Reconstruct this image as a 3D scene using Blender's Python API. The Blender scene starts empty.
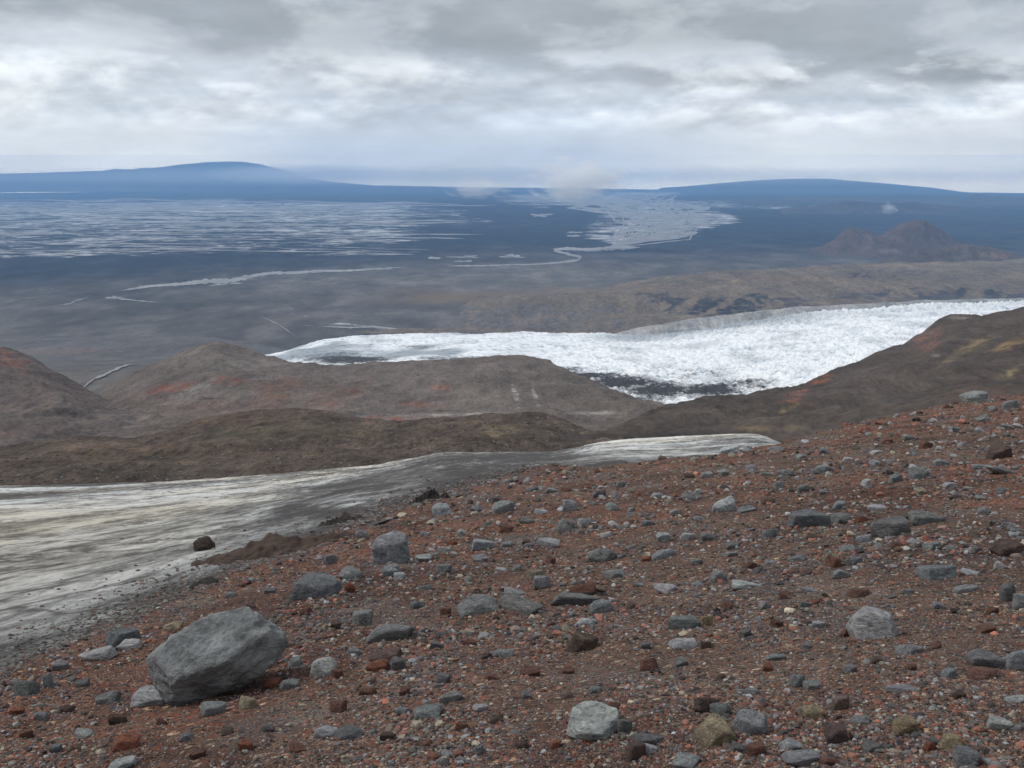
import bpy, bmesh, math, random
import numpy as np
from mathutils import Vector, Euler

random.seed(7)
RNG = np.random.default_rng(11)
scene = bpy.context.scene
COL = scene.collection

# ------------------------------------------------------------------ camera
F = 1000.0
PITCH = math.radians(12.46)
CP, SP = math.cos(PITCH), math.sin(PITCH)
cam = bpy.data.cameras.new('camera')
cam.lens = F / 1024 * 36.0
cam.sensor_width = 36.0
cam.clip_start = 0.1
cam.clip_end = 400000
camo = bpy.data.objects.new('camera', cam)
COL.objects.link(camo)
camo.location = (0, 0, 0)
camo.rotation_euler = (math.pi / 2 - PITCH, 0, 0)
scene.camera = camo

def ray(u, v):
    """slopes x/y and z/y of the sight line at photograph position u, v"""
    a = (np.asarray(u, float) - 512) / F
    b = (384 - np.asarray(v, float)) / F
    y = CP + b * SP
    return a / y, (-SP + b * CP) / y

def P(u, v, d):
    s, t = ray(u, v)
    return s * d, np.asarray(d, float) + 0 * s, t * d

def UV(x, y, z):
    cy = y * CP - z * SP
    cz = y * SP + z * CP
    return 512 + F * x / cy, 384 - F * cz / cy

# ------------------------------------------------------------------ noise
def _h(ix, iy, iz, seed):
    n = (ix.astype(np.int64) * 374761393 + iy.astype(np.int64) * 668265263 + iz.astype(np.int64) * 2147483647 + seed * 144665) & 0xffffffff
    n = ((n ^ (n >> 13)) * 1274126177) & 0xffffffff
    n = ((n ^ (n >> 16)) * 2246822519) & 0xffffffff
    return n ^ (n >> 15)

def noise2(x, y, seed=0):
    x = np.asarray(x, float); y = np.asarray(y, float)
    x, y = np.broadcast_arrays(x, y)
    ix = np.floor(x).astype(np.int64); iy = np.floor(y).astype(np.int64)
    fx = x - ix; fy = y - iy
    u = fx ** 3 * (fx * (fx * 6 - 15) + 10); w = fy ** 3 * (fy * (fy * 6 - 15) + 10)
    z = np.zeros_like(ix)
    def g(dx, dy):
        a = _h(ix + dx, iy + dy, z, seed) * (2 * math.pi / 4294967296.0)
        return np.cos(a) * (fx - dx) + np.sin(a) * (fy - dy)
    n0 = g(0, 0) * (1 - u) + g(1, 0) * u
    n1 = g(0, 1) * (1 - u) + g(1, 1) * u
    return (n0 * (1 - w) + n1 * w) * 1.41

def fbm(x, y, octv=4, seed=0, gain=0.5):
    r = 0; a = 1.0; t = 0
    for i in range(octv):
        r = r + a * noise2(x * 2.03 ** i + 17.3 * i, y * 2.03 ** i - 9.1 * i, seed + i)
        t += a; a *= gain
    return r / t * 1.3

def ridged(x, y, octv=4, seed=0):
    r = 0; a = 1.0; t = 0
    for i in range(octv):
        r = r + a * (1 - 2 * np.abs(noise2(x * 2.03 ** i + 7.7 * i, y * 2.03 ** i + 3.1 * i, seed + i)))
        t += a; a *= 0.5
    return r / t

def noise3(p, seed=0):
    i = np.floor(p).astype(np.int64); f = p - i
    w = f ** 3 * (f * (f * 6 - 15) + 10)
    r = 0
    for dx in (0, 1):
        for dy in (0, 1):
            for dz in (0, 1):
                h = _h(i[:, 0] + dx, i[:, 1] + dy, i[:, 2] + dz, seed)
                g = np.stack([(h & 1023) / 511.5 - 1, ((h >> 10) & 1023) / 511.5 - 1, ((h >> 20) & 1023) / 511.5 - 1], 1)
                d = (g * (f - np.array([dx, dy, dz]))).sum(1)
                r = r + d * (w[:, 0] if dx else 1 - w[:, 0]) * (w[:, 1] if dy else 1 - w[:, 1]) * (w[:, 2] if dz else 1 - w[:, 2])
    return r

def fbm3(p, octv=3, seed=0):
    r = 0; a = 1.0
    for k in range(octv):
        r = r + a * noise3(p * 2.0 ** k + 5.2 * k, seed + k); a *= 0.5
    return r

def sstep(a, b, x):
    t = np.clip((x - a) / (b - a), 0, 1)
    return t * t * (3 - 2 * t)

# ------------------------------------------------------------------ mesh helpers
def tag(o, label=None, cat=None, group=None, kind=None):
    if label: o['label'] = label
    if cat: o['category'] = cat
    if group: o['group'] = group
    if kind: o['kind'] = kind
    return o

def mesh_from(name, verts, faces, mat, cols=None, smooth=True):
    me = bpy.data.meshes.new(name)
    verts = np.asarray(verts, np.float32); faces = np.asarray(faces, np.int32)
    k = faces.shape[1]
    me.vertices.add(len(verts)); me.vertices.foreach_set('co', verts.ravel())
    me.loops.add(faces.size); me.loops.foreach_set('vertex_index', faces.ravel())
    me.polygons.add(len(faces)); me.polygons.foreach_set('loop_start', np.arange(0, faces.size, k, dtype=np.int32))
    me.polygons.foreach_set('use_smooth', np.full(len(faces), smooth, bool))
    me.update(calc_edges=True); me.validate()
    if cols is not None:
        a = me.color_attributes.new('col', 'FLOAT_COLOR', 'POINT')
        c = np.ones((len(verts), 4), np.float32); c[:, :cols.shape[1]] = cols
        a.data.foreach_set('color', c.ravel())
    if mat: me.materials.append(mat)
    return me

def link(name, me):
    o = bpy.data.objects.new(name, me); COL.objects.link(o); return o

def grid_faces(nr, nc):
    i = np.arange(nr - 1)[:, None] * nc + np.arange(nc - 1)[None]
    return np.stack([i, i + 1, i + 1 + nc, i + nc], -1).reshape(-1, 4)

def grid_mesh(name, X, Y, Z, mat, cols=None):
    nr, nc = X.shape
    v = np.stack([X, Y, Z], -1).reshape(-1, 3)
    return mesh_from(name, v, grid_faces(nr, nc), mat, None if cols is None else cols.reshape(-1, cols.shape[-1]))

# ------------------------------------------------------------------ materials
class NT:
    def __init__(self, name):
        self.m = bpy.data.materials.new(name); self.m.use_nodes = True
        self.t = self.m.node_tree; self.t.nodes.clear()
        self.out = self.n('ShaderNodeOutputMaterial')
    def n(self, typ, **kw):
        x = self.t.nodes.new(typ)
        for k, v in kw.items(): setattr(x, k, v)
        return x
    def l(self, a, b): self.t.links.new(a, b)
    def val(self, sock, v):
        if hasattr(v, 'is_linked') or isinstance(v, bpy.types.NodeSocket): self.l(v, sock)
        else: sock.default_value = v
    def math(self, op, a, b=0.0, c=0.0):
        x = self.n('ShaderNodeMath', operation=op)
        self.val(x.inputs[0], a); self.val(x.inputs[1], b); self.val(x.inputs[2], c)
        return x.outputs[0]
    def noise(self, vec, scale, detail=4, rough=0.55, dist=0.0):
        x = self.n('ShaderNodeTexNoise'); self.l(vec, x.inputs['Vector'])
        x.inputs['Scale'].default_value = scale; x.inputs['Detail'].default_value = detail
        x.inputs['Roughness'].default_value = rough; x.inputs['Distortion'].default_value = dist
        return x.outputs[0]
    def ramp(self, fac, stops, interp='LINEAR'):
        x = self.n('ShaderNodeValToRGB'); self.l(fac, x.inputs[0]); e = x.color_ramp.elements
        x.color_ramp.interpolation = interp
        while len(e) < len(stops): e.new(0.5)
        for i, (p, c) in enumerate(stops):
            e[i].position = p; e[i].color = (c, c, c, 1) if isinstance(c, (int, float)) else (*c, 1)
        return x.outputs[0]
    def mix(self, fac, a, b, blend='MIX'):
        x = self.n('ShaderNodeMix', data_type='RGBA', blend_type=blend)
        self.val(x.inputs[0], fac)
        for s, v in ((x.inputs[6], a), (x.inputs[7], b)):
            if isinstance(v, tuple): s.default_value = (*v, 1)
            else: self.l(v, s)
        return x.outputs[2]
    def mapping(self, vec, scale=(1, 1, 1), rot=(0, 0, 0)):
        x = self.n('ShaderNodeMapping'); self.l(vec, x.inputs[0])
        x.inputs['Scale'].default_value = scale; x.inputs['Rotation'].default_value = rot
        return x.outputs[0]
    def obj(self): return self.n('ShaderNodeTexCoord').outputs['Object']
    def attr(self, name='col'):
        x = self.n('ShaderNodeAttribute'); x.attribute_name = name; return x
    def bump(self, h, strength, dist):
        x = self.n('ShaderNodeBump'); self.l(h, x.inputs['Height'])
        x.inputs['Strength'].default_value = strength; x.inputs['Distance'].default_value = dist
        return x.outputs[0]
    def finish(self, color, rough=0.95, normal=None, spec=0.15):
        b = self.n('ShaderNodeBsdfPrincipled')
        self.val(b.inputs['Base Color'], color if not isinstance(color, tuple) else (*color, 1))
        self.val(b.inputs['Roughness'], rough); b.inputs['Specular IOR Level'].default_value = spec
        if normal is not None: self.l(normal, b.inputs['Normal'])
        self.l(b.outputs[0], self.out.inputs[0]); return self.m

def earth_material(name, s1, s2, s3, bumpd, lo=0.64, hi=1.4):
    """soil / rock debris: the mesh's own colour map broken up by noise at three sizes"""
    t = NT(name); v0 = t.obj(); c = t.attr().outputs['Color']; v = t.mapping(v0, (1, .4, .8))
    n1 = t.noise(v, s1, 6, 0.6); n2 = t.noise(v, s2, 5, 0.62); n3 = t.noise(v, s3, 3, 0.6)
    c = t.mix(1.0, c, t.ramp(n1, [(0.3, lo), (0.7, hi)]), 'MULTIPLY')
    c = t.mix(1.0, c, t.ramp(n2, [(0.3, (lo, lo * 1.02, lo * 1.06)), (0.7, (hi, hi * .98, hi * .95))]), 'MULTIPLY')
    c = t.mix(1.0, c, t.ramp(n3, [(0.32, 0.74), (0.5, 1.0), (0.68, 1.26)]), 'MULTIPLY')
    n4 = t.noise(t.mapping(v0, (1, .2, .3), (0, 0, .25)), s2 * .7, 5, .6, .4)
    c = t.mix(1.0, c, t.ramp(n4, [(0.34, .84), (0.5, 1.0), (0.66, 1.18)]), 'MULTIPLY')
    h = t.math('ADD', t.math('MULTIPLY', n1, 2.0), t.math('ADD', t.math('ADD', n2, n4), t.math('MULTIPLY', n3, 0.5)))
    return t.finish(c, 0.95, t.bump(h, 0.6, bumpd), 0.1)

def gravel_material():
    t = NT('red scoria gravel'); v = t.obj(); c = t.attr().outputs['Color']
    def cells(scale, bright):
        x = t.n('ShaderNodeTexVoronoi'); t.l(v, x.inputs['Vector']); x.inputs['Scale'].default_value = scale
        sep = t.n('ShaderNodeSeparateColor'); t.l(x.outputs['Color'], sep.inputs[0])
        col = t.ramp(sep.outputs[0], [(0.0, (.030, .026, .025)), (.22, (.060, .050, .046)), (.38, (.10, .058, .045)), (.52, (.075, .072, .072)),
                                      (.66, (.14, .060, .040)), (.80, (.10, .085, .072)), (.91, (.20, .17, .13)), (.97, (.30, .26, .19))], 'CONSTANT')
        return col, x.outputs['Distance'], sep.outputs[1]
    a, da, ra = cells(26, 1); b, db, rb = cells(70, 1); d, dd, rd = cells(200, 1)
    cc = t.mix(t.math('GREATER_THAN', rb, 0.55), d, b)
    cc = t.mix(t.math('GREATER_THAN', ra, 0.78), cc, a)
    cc = t.mix(1.0, cc, c, 'MULTIPLY'); cc = t.mix(1.0, cc, (1.36, 1.30, 1.24), 'MULTIPLY')
    n1 = t.noise(v, 1.1, 6, 0.62); n2 = t.noise(v, 7.0, 5, 0.6)
    cc = t.mix(1.0, cc, t.ramp(n1, [(0.32, (.72, .74, .78)), (0.7, (1.3, 1.2, 1.12))]), 'MULTIPLY')
    cc = t.mix(1.0, cc, t.ramp(n2, [(0.3, .75), (0.7, 1.25)]), 'MULTIPLY')
    h = t.math('ADD', t.math('MULTIPLY', da, -0.5), t.math('MULTIPLY', db, -0.35))
    h = t.math('ADD', h, t.math('MULTIPLY', dd, -0.25))
    h = t.math('ADD', h, t.math('MULTIPLY', n2, 1.2))
    return t.finish(cc, 0.95, t.bump(h, 0.9, 0.03), 0.15)

def pebble_material():
    t = NT('gravel stones'); v = t.obj(); c = t.attr().outputs['Color']
    n = t.noise(v, 90, 4, 0.65); n2 = t.noise(v, 14, 3, 0.6)
    c = t.mix(1.0, c, t.ramp(n, [(0.3, .65), (0.7, 1.35)]), 'MULTIPLY')
    c = t.mix(1.0, c, t.ramp(n2, [(0.3, .8), (0.7, 1.2)]), 'MULTIPLY')
    return t.finish(c, 0.93, t.bump(n, 0.5, 0.01), 0.2)

def stone_material():
    t = NT('volcanic stone'); v = t.obj()
    oi = t.n('ShaderNodeObjectInfo'); c = oi.outputs['Color']
    off = t.n('ShaderNodeVectorMath', operation='ADD'); t.l(v, off.inputs[0])
    cmb = t.n('ShaderNodeCombineXYZ')
    for k in range(3): t.l(t.math('MULTIPLY', oi.outputs['Random'], 37.0 + 11 * k), cmb.inputs[k])
    t.l(cmb.outputs[0], off.inputs[1]); w = off.outputs[0]
    n1 = t.noise(w, 1.6, 6, 0.62); n2 = t.noise(w, 6.0, 6, 0.68); n3 = t.noise(w, 26.0, 4, 0.7)
    vein = t.noise(t.mapping(w, (1, 1, 2.2), (0.5, 0.3, 0)), 2.6, 7, 0.66, 1.1)
    c = t.mix(1.0, c, t.ramp(n1, [(0.3, (.66, .68, .72)), (0.7, (1.3, 1.27, 1.2))]), 'MULTIPLY')
    c = t.mix(1.0, c, t.ramp(vein, [(0.36, .62), (.47, 1.0), (0.66, 1.3)]), 'MULTIPLY')
    c = t.mix(1.0, c, t.ramp(n2, [(0.34, .6), (.5, 1.0), (0.68, 1.3)]), 'MULTIPLY')
    c = t.mix(t.math('MULTIPLY', t.ramp(n3, [(0.58, 0), (0.75, 1)]), 0.35), c, (.34, .31, .25))
    sep = t.n('ShaderNodeSeparateXYZ'); t.l(v, sep.inputs[0])
    soil = t.math('ADD', t.math('MULTIPLY', sep.outputs[2], -1.0), t.math('MULTIPLY', t.math('SUBTRACT', n1, .5), 2.2))
    c = t.mix(t.math('MULTIPLY', t.ramp(soil, [(.05, 0), (.55, 1)]), .6), c, (.105, .068, .054))
    h = t.math('ADD', t.math('MULTIPLY', vein, 1.2), t.math('ADD', n2, t.math('MULTIPLY', n3, 0.45)))
    return t.finish(c, 0.9, t.bump(h, 0.75, 0.09), 0.2)

def ice_material():
    """old dirty ice: col.r = cleanliness, col.g = dirt along the margin"""
    t = NT('dirty old ice'); v = t.obj(); at = t.attr()
    sep = t.n('ShaderNodeSeparateColor'); t.l(at.outputs['Color'], sep.inputs[0])
    clean, mud = sep.outputs[0], sep.outputs[1]
    warp = t.n('ShaderNodeTexNoise'); t.l(v, warp.inputs['Vector']); warp.inputs['Scale'].default_value = 0.05; warp.inputs['Detail'].default_value = 3
    wv = t.n('ShaderNodeVectorMath', operation='MULTIPLY_ADD'); t.l(warp.outputs['Color'], wv.inputs[0]); wv.inputs[1].default_value = (9, 9, 0); t.l(v, wv.inputs[2])
    w = wv.outputs[0]
    a = t.noise(t.mapping(w, (.6, .11, .2), (0, 0, .05)), .075, 4, .5, .3)
    b0 = t.noise(t.mapping(w, (.75, .14, .2), (0, 0, .06)), .33, 8, .66, .3)
    b1 = t.noise(t.mapping(v, (.9, .2, .3), (0, 0, .08)), 1.7, 10, .74, .4)
    b = t.math('ADD', t.math('MULTIPLY', b0, .5), t.math('MULTIPLY', b1, .5))
    f = t.noise(t.mapping(v, (.9, .4, .6)), 11.0, 6, .75)
    ochre = t.noise(t.mapping(w, (.5, .12, .2), (0, 0, .05)), .11, 5, .5)
    s = t.math('ADD', t.math('MULTIPLY', a, .36), t.math('MULTIPLY', b, .64))
    s = t.math('ADD', t.math('MULTIPLY', t.math('SUBTRACT', s, .5), 3.3), .500)
    s = t.math('ADD', s, t.math('MULTIPLY', t.math('SUBTRACT', f, .5), .38))
    s = t.math('ADD', s, t.math('MULTIPLY', t.math('SUBTRACT', clean, .5), .32))
    c = t.ramp(s, [(.28, (.06, .055, .052)), (.38, (.13, .125, .12)), (.45, (.23, .228, .215)), (.52, (.34, .34, .325)), (.62, (.58, .585, .57)), (.8, (.74, .74, .71))])
    c = t.mix(t.math('MULTIPLY', t.ramp(ochre, [(.42, 0), (.62, 1)]), .8), c, t.mix(1.0, c, (1.03, .92, .76), 'MULTIPLY'))
    mm = t.math('ADD', mud, t.math('MULTIPLY', t.math('SUBTRACT', b, .5), 1.3))
    mudc = t.ramp(f, [(.3, (.055, .048, .044)), (.6, (.105, .096, .088)), (.75, (.20, .195, .185))])
    c = t.mix(t.ramp(mm, [(.25, 0), (.8, .95)]), c, mudc)
    ln = t.noise(t.mapping(w, (.5, .22, .3), (0, 0, .1)), .5, 6, .6, .4)
    crack = t.math('ABSOLUTE', t.math('SUBTRACT', ln, .5))
    c = t.mix(t.math('MULTIPLY', t.ramp(crack, [(.0, 1), (.022, 0)]), .9), c, (.07, .06, .052))
    speck = t.noise(v, 30, 3, .7)
    c = t.mix(t.math('MULTIPLY', t.ramp(speck, [(.62, 0), (.70, 1)]), .6), c, (.05, .045, .04))
    grit = t.noise(v, 4.5, 8, .78)
    c = t.mix(t.math('MULTIPLY', t.ramp(grit, [(.56, 0), (.66, 1)]), .55), c, (.09, .08, .07))
    h = t.math('ADD', b, t.math('MULTIPLY', f, .5))
    return t.finish(c, .75, t.bump(h, .9, .3), .2)

def glacier_material():
    """crevassed outlet glacier: col.r = rock debris cover"""
    t = NT('glacier ice'); v = t.obj(); at = t.attr()
    sep = t.n('ShaderNodeSeparateColor'); t.l(at.outputs['Color'], sep.inputs[0]); deb, low, grey = sep.outputs[0], sep.outputs[1], sep.outputs[2]
    n1 = t.noise(v, .07, 7, .74); n2 = t.noise(t.mapping(v, (1.0, .4, 1), (0, 0, .5)), .014, 6, .62, .5)
    c = t.ramp(low, [(.0, (.20, .25, .29)), (.3, (.50, .56, .60)), (.62, (.76, .775, .78)), (1, (.88, .885, .88))])  # crevasse shading painted in: sunken ice is darker and bluer
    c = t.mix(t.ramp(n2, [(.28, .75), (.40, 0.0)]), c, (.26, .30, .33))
    c = t.mix(grey, c, t.mix(1.0, c, (.38, .41, .43), 'MULTIPLY'))
    dd = t.math('ADD', deb, t.math('MULTIPLY', t.math('SUBTRACT', t.math('ADD', t.math('MULTIPLY', n1, .6), t.math('MULTIPLY', t.noise(v, .02, 4, .6), .4)), .5), 2.6))
    c = t.mix(t.ramp(dd, [(.26, 0), (.72, 1)]), c, (.045, .043, .042))
    return t.finish(c, .8, t.bump(n1, .35, 5.0), .2)

def plain_material():
    """col.r = pale outwash sand, col.g = ochre soil, col.b = distance of dark lava"""
    t = NT('lava plain and outwash sand'); v = t.obj(); at = t.attr()
    sep = t.n('ShaderNodeSeparateColor'); t.l(at.outputs['Color'], sep.inputs[0]); sand, ochre, lava = sep.outputs[0], sep.outputs[1], sep.outputs[2]
    big = t.noise(v, .00022, 6, .6)
    fine = t.noise(t.mapping(v, (1, .5, 1)), .0032, 8, .72)
    c = t.mix(lava, (.112, .102, .090), (.030, .034, .040))
    c = t.mix(1.0, c, t.ramp(big, [(.3, .68), (.7, 1.35)]), 'MULTIPLY')
    c = t.mix(1.0, c, t.ramp(fine, [(.32, .55), (.5, .95), (.7, 1.7)]), 'MULTIPLY')
    oc = t.math('ADD', ochre, t.math('MULTIPLY', t.math('SUBTRACT', t.noise(v, .0012, 6, .65), .5), 1.2))
    c = t.mix(t.ramp(oc, [(.35, 0), (.8, .85)]), c, (.16, .115, .066))
    st1 = t.noise(t.mapping(v, (.55, 1, 1), (0, 0, .03)), .0016, 9, .68, .5)
    st2 = t.noise(t.mapping(v, (.6, 1, 1), (0, 0, -.1)), .0075, 8, .7)
    st = t.math('ADD', t.math('MULTIPLY', st1, .52), t.math('MULTIPLY', st2, .48))
    bn = t.noise(t.mapping(v, (.55, 1, 1), (0, 0, .2)), .0020, 5, .6, .4)
    braid = t.ramp(t.math('ABSOLUTE', t.math('SUBTRACT', bn, .5)), [(.0, 1), (.035, 0)])
    k = t.math('ADD', sand, t.math('MULTIPLY', t.math('SUBTRACT', st, .5), 5.6))
    k = t.math('ADD', k, t.math('MULTIPLY', t.math('SUBTRACT', braid, .3), .5))
    c = t.mix(t.ramp(k, [(.30, 0), (.85, 1)]), c, t.mix(st2, (.27, .275, .27), (.60, .61, .60)))
    return t.finish(c, 1.0, None, 0.05)

def flat_material(name, c1, c2, scale, rough=.9):
    t = NT(name); v = t.obj(); n = t.noise(v, scale, 6, .62)
    return t.finish(t.ramp(n, [(.3, c1), (.7, c2)]), rough, t.bump(n, .4, .3 / scale * .1), .2)

M_hill = earth_material('volcanic hillside soil', .012, .06, .35, 2.0, .82, 1.2)
M_mor = earth_material('moraine rubble', .06, .4, 1.3, .8, .55, 1.5)
M_ridge = earth_material('brown gullied rock', .004, .016, .06, 6.0, .84, 1.16)
M_far = earth_material('far mountain rock', .0012, .005, .02, 20.0)
M_gravel = gravel_material(); M_peb = pebble_material(); M_stone = stone_material()
M_ice = ice_material(); M_glac = glacier_material(); M_plain = plain_material()
M_river = flat_material('silty river water and sand bars', (.17, .17, .167), (.33, .33, .32), .004)
M_snow = flat_material('old snow', (.45, .45, .43), (.75, .75, .73), .05)

# ------------------------------------------------------------------ near slope of red gravel
H0, GA, GB = 1.65, .115, .265
def und(x, y):
    return .16 * fbm(x / 3.4, y / 3.4, 3, 3) + .045 * fbm(x / .7, y / .7, 3, 9) * np.clip(y / 6, .4, 1.3)

def plane_hit(u, v, it=5):
    s, t = ray(u, v)
    den = np.maximum(-t + GA * s - GB, .012)
    o = np.zeros_like(s)
    for _ in range(it):
        y = np.clip((H0 - o) / den, .6, 140); o = und(s * y, y)
    return s * y, y

# far margin of the gravel, photograph position -> distance on the slope
mk = [(-420, 765), (-200, 722), (0, 688), (60, 655), (130, 622), (200, 590), (262, 566), (318, 548), (352, 526), (420, 503), (482, 484), (540, 468), (600, 466), (660, 462), (720, 456), (800, 438), (870, 421), (950, 404), (1024, 394), (1150, 383), (1300, 376)]
_s = []; _y = []
for (u, v) in mk:
    s, t = ray(u, v); _s.append(float(s)); _y.append(float(min(H0 / max(-t + GA * s - GB, .02), 75)))
MS, MY = np.array(_s), np.array(_y)
def margin(x, y):
    s = x / np.maximum(y, 2.5)
    return np.interp(s, MS, MY) * (1 + .05 * noise2(x / 1.5, y / 1.5, 21) + .03 * noise2(x / .5, y / .5, 22))
def z_fg(x, y):
    m = margin(x, y)
    ex = np.maximum(y - m, 0)
    return -H0 + GA * x - GB * y + und(x, y) - .55 * ex * ex / (ex + .8 + .02 * m)

ny, nx = 480, 600
yy = np.concatenate([np.linspace(-7, 2, 50)[:-1], np.geomspace(2, 150, ny - 49)])
ss = np.linspace(-1.15, 1.15, nx)
Yg, Sg = np.meshgrid(yy, ss, indexing='ij')
Xg = Sg * (Yg + 9)
Zg = z_fg(Xg, Yg)
uu, vv = UV(Xg, np.maximum(Yg, 1.0), Zg)
red = sstep(-.25, .45, fbm(Xg / 6 + 3, Yg / 9, 3, 41) + np.clip((Yg - 10) / 60, 0, .35))
base = np.array([1.0, .97, .95])[None, None] * (1 - red[..., None]) + np.array([1.16, .90, .82])[None, None] * red[..., None]
dk = sstep(-.05, .5, fbm(Xg / 3, Yg / 4, 4, 55))[..., None]
base = base * (1 - .38 * dk)
gp = sstep(.12, .5, fbm(Xg / 1.6 + 40, Yg / 2.4, 4, 57))[..., None]
base = base * (1 - gp) + np.array([.98, 1.12, 1.2]) * gp
ground = link('ground', grid_mesh('ground', Xg, Yg, Zg, M_gravel, base))
tag(ground, 'red brown gravel slope in front of the camera', 'ground', kind='structure')

# ------------------------------------------------------------------ dirty ice below it
fk = [(-420, 502, 160), (-200, 497, 170), (0, 492, 185), (150, 488, 195), (250, 482, 205), (380, 470, 225), (441, 458, 250), (552, 457, 270), (575, 453, 285), (600, 447.5, 302), (630, 444, 315), (680, 441.5, 330), (735, 439, 336), (752, 439, 338), (766, 441.5, 338), (785, 452, 335), (900, 470, 330)]
IS = []; ID = []; IZ = []
for (u, v, d) in fk:
    s, t = ray(u, v); IS.append(float(s)); ID.append(d * 1.02); IZ.append(float(t * d))
IS, ID, IZ = map(np.array, (IS, ID, IZ))
def z_ice(x, y):
    s = x / np.maximum(y, 2.5)
    m = np.interp(s, MS, MY); d = np.interp(s, IS, ID); zf = np.interp(s, IS, IZ)
    zm = -H0 + GA * s * m - GB * m - .12
    k = (y - m) / (d - m)
    z = zm + (zf - zm) * k
    return z + np.clip(y / 60, .25, 1.6) * (.16 * fbm(x / 9, y / 30, 4, 70) + .07 * fbm(x / 2.2, y / 6, 4, 74))
ss = np.linspace(-.95, .292, 620); kk = np.linspace(0, 1, 420) ** 2.1
Kg, Sg = np.meshgrid(kk, ss, indexing='ij')
m = np.interp(Sg, MS, MY) - .9; d = np.interp(Sg, IS, ID) * (1.06 - .06 * sstep(.05, .12, Sg)) * (1 + .07 * fbm(Sg * 22, Sg * 0, 4, 71))
Yi = m + (d - m) * Kg; Xi = Sg * Yi; Zi = z_ice(Xi, Yi)
Ui, Vi = UV(Xi, Yi, Zi)
clean = .38 + .30 * sstep(560, 600, Ui) * sstep(466, 454, Vi) - .12 * sstep(380, 470, Ui) * (1 - sstep(560, 600, Ui) * sstep(468, 452, Vi)) + .13 * sstep(420, 200, Ui) * sstep(560, 470, Vi)
clean = clean + .05 * sstep(300, 0, Ui) + .3 * sstep(560, 600, Ui) * sstep(466, 454, Vi)
mar = np.interp(Sg, MS, MY)
mud = .6 * np.exp(-np.maximum(Yi - mar, 0) / (.10 * mar + .3)) * sstep(620, 520, Ui) + .5 * np.exp(-((Ui - 322) / 110) ** 2 - ((Vi - 554) / 27) ** 2) + .24 * np.exp(-((Ui - 480) / 110) ** 2 - ((Vi - 484) / 22) ** 2) + .45 * np.exp(-np.maximum(d - Yi, 0) / 9) * sstep(560, 420, Ui)
mud = mud + .18 * np.exp(-((Ui - 90) / 110) ** 2 - ((Vi - 630) / 24) ** 2) + .35 * np.exp(-((Ui - 400) / 70) ** 2 - ((Vi - 476) / 10) ** 2)
mud = mud + .75 * np.exp(-np.maximum(d / 1.03 - Yi, 0) / 16) * sstep(540, 580, Ui) * sstep(-.1, .45, fbm(Xi / 5, Yi / 30, 4, 79)) + .3 * sstep(.3, .55, fbm(Xi / 7, Yi / 26, 4, 80)) * sstep(540, 580, Ui)
ice = link('snowfield', grid_mesh('snowfield', Xi, Yi, Zi, M_ice, np.stack([clean, np.clip(mud, 0, 1), 0 * mud], -1)))
tag(ice, 'dirty streaked sheet of old ice below the gravel slope', 'ice sheet', kind='structure')

# ------------------------------------------------------------------ hills from profile lines
def patch_mask(u, v, X, Y, pu, pv, ru, rv, nscale, seed, rot=0.0):
    c, s_ = math.cos(rot), math.sin(rot)
    du, dv = u - pu, v - pv
    a = (du * c + dv * s_) / ru; b = (-du * s_ + dv * c) / rv
    r = np.sqrt(a * a + b * b)
    return sstep(1.15, .35, r + .9 * fbm(X / nscale, Y / nscale, 4, seed)) * sstep(-.55, .35, fbm(X / nscale * 3.1, Y / nscale * 2.2, 4, seed + 9))

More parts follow.
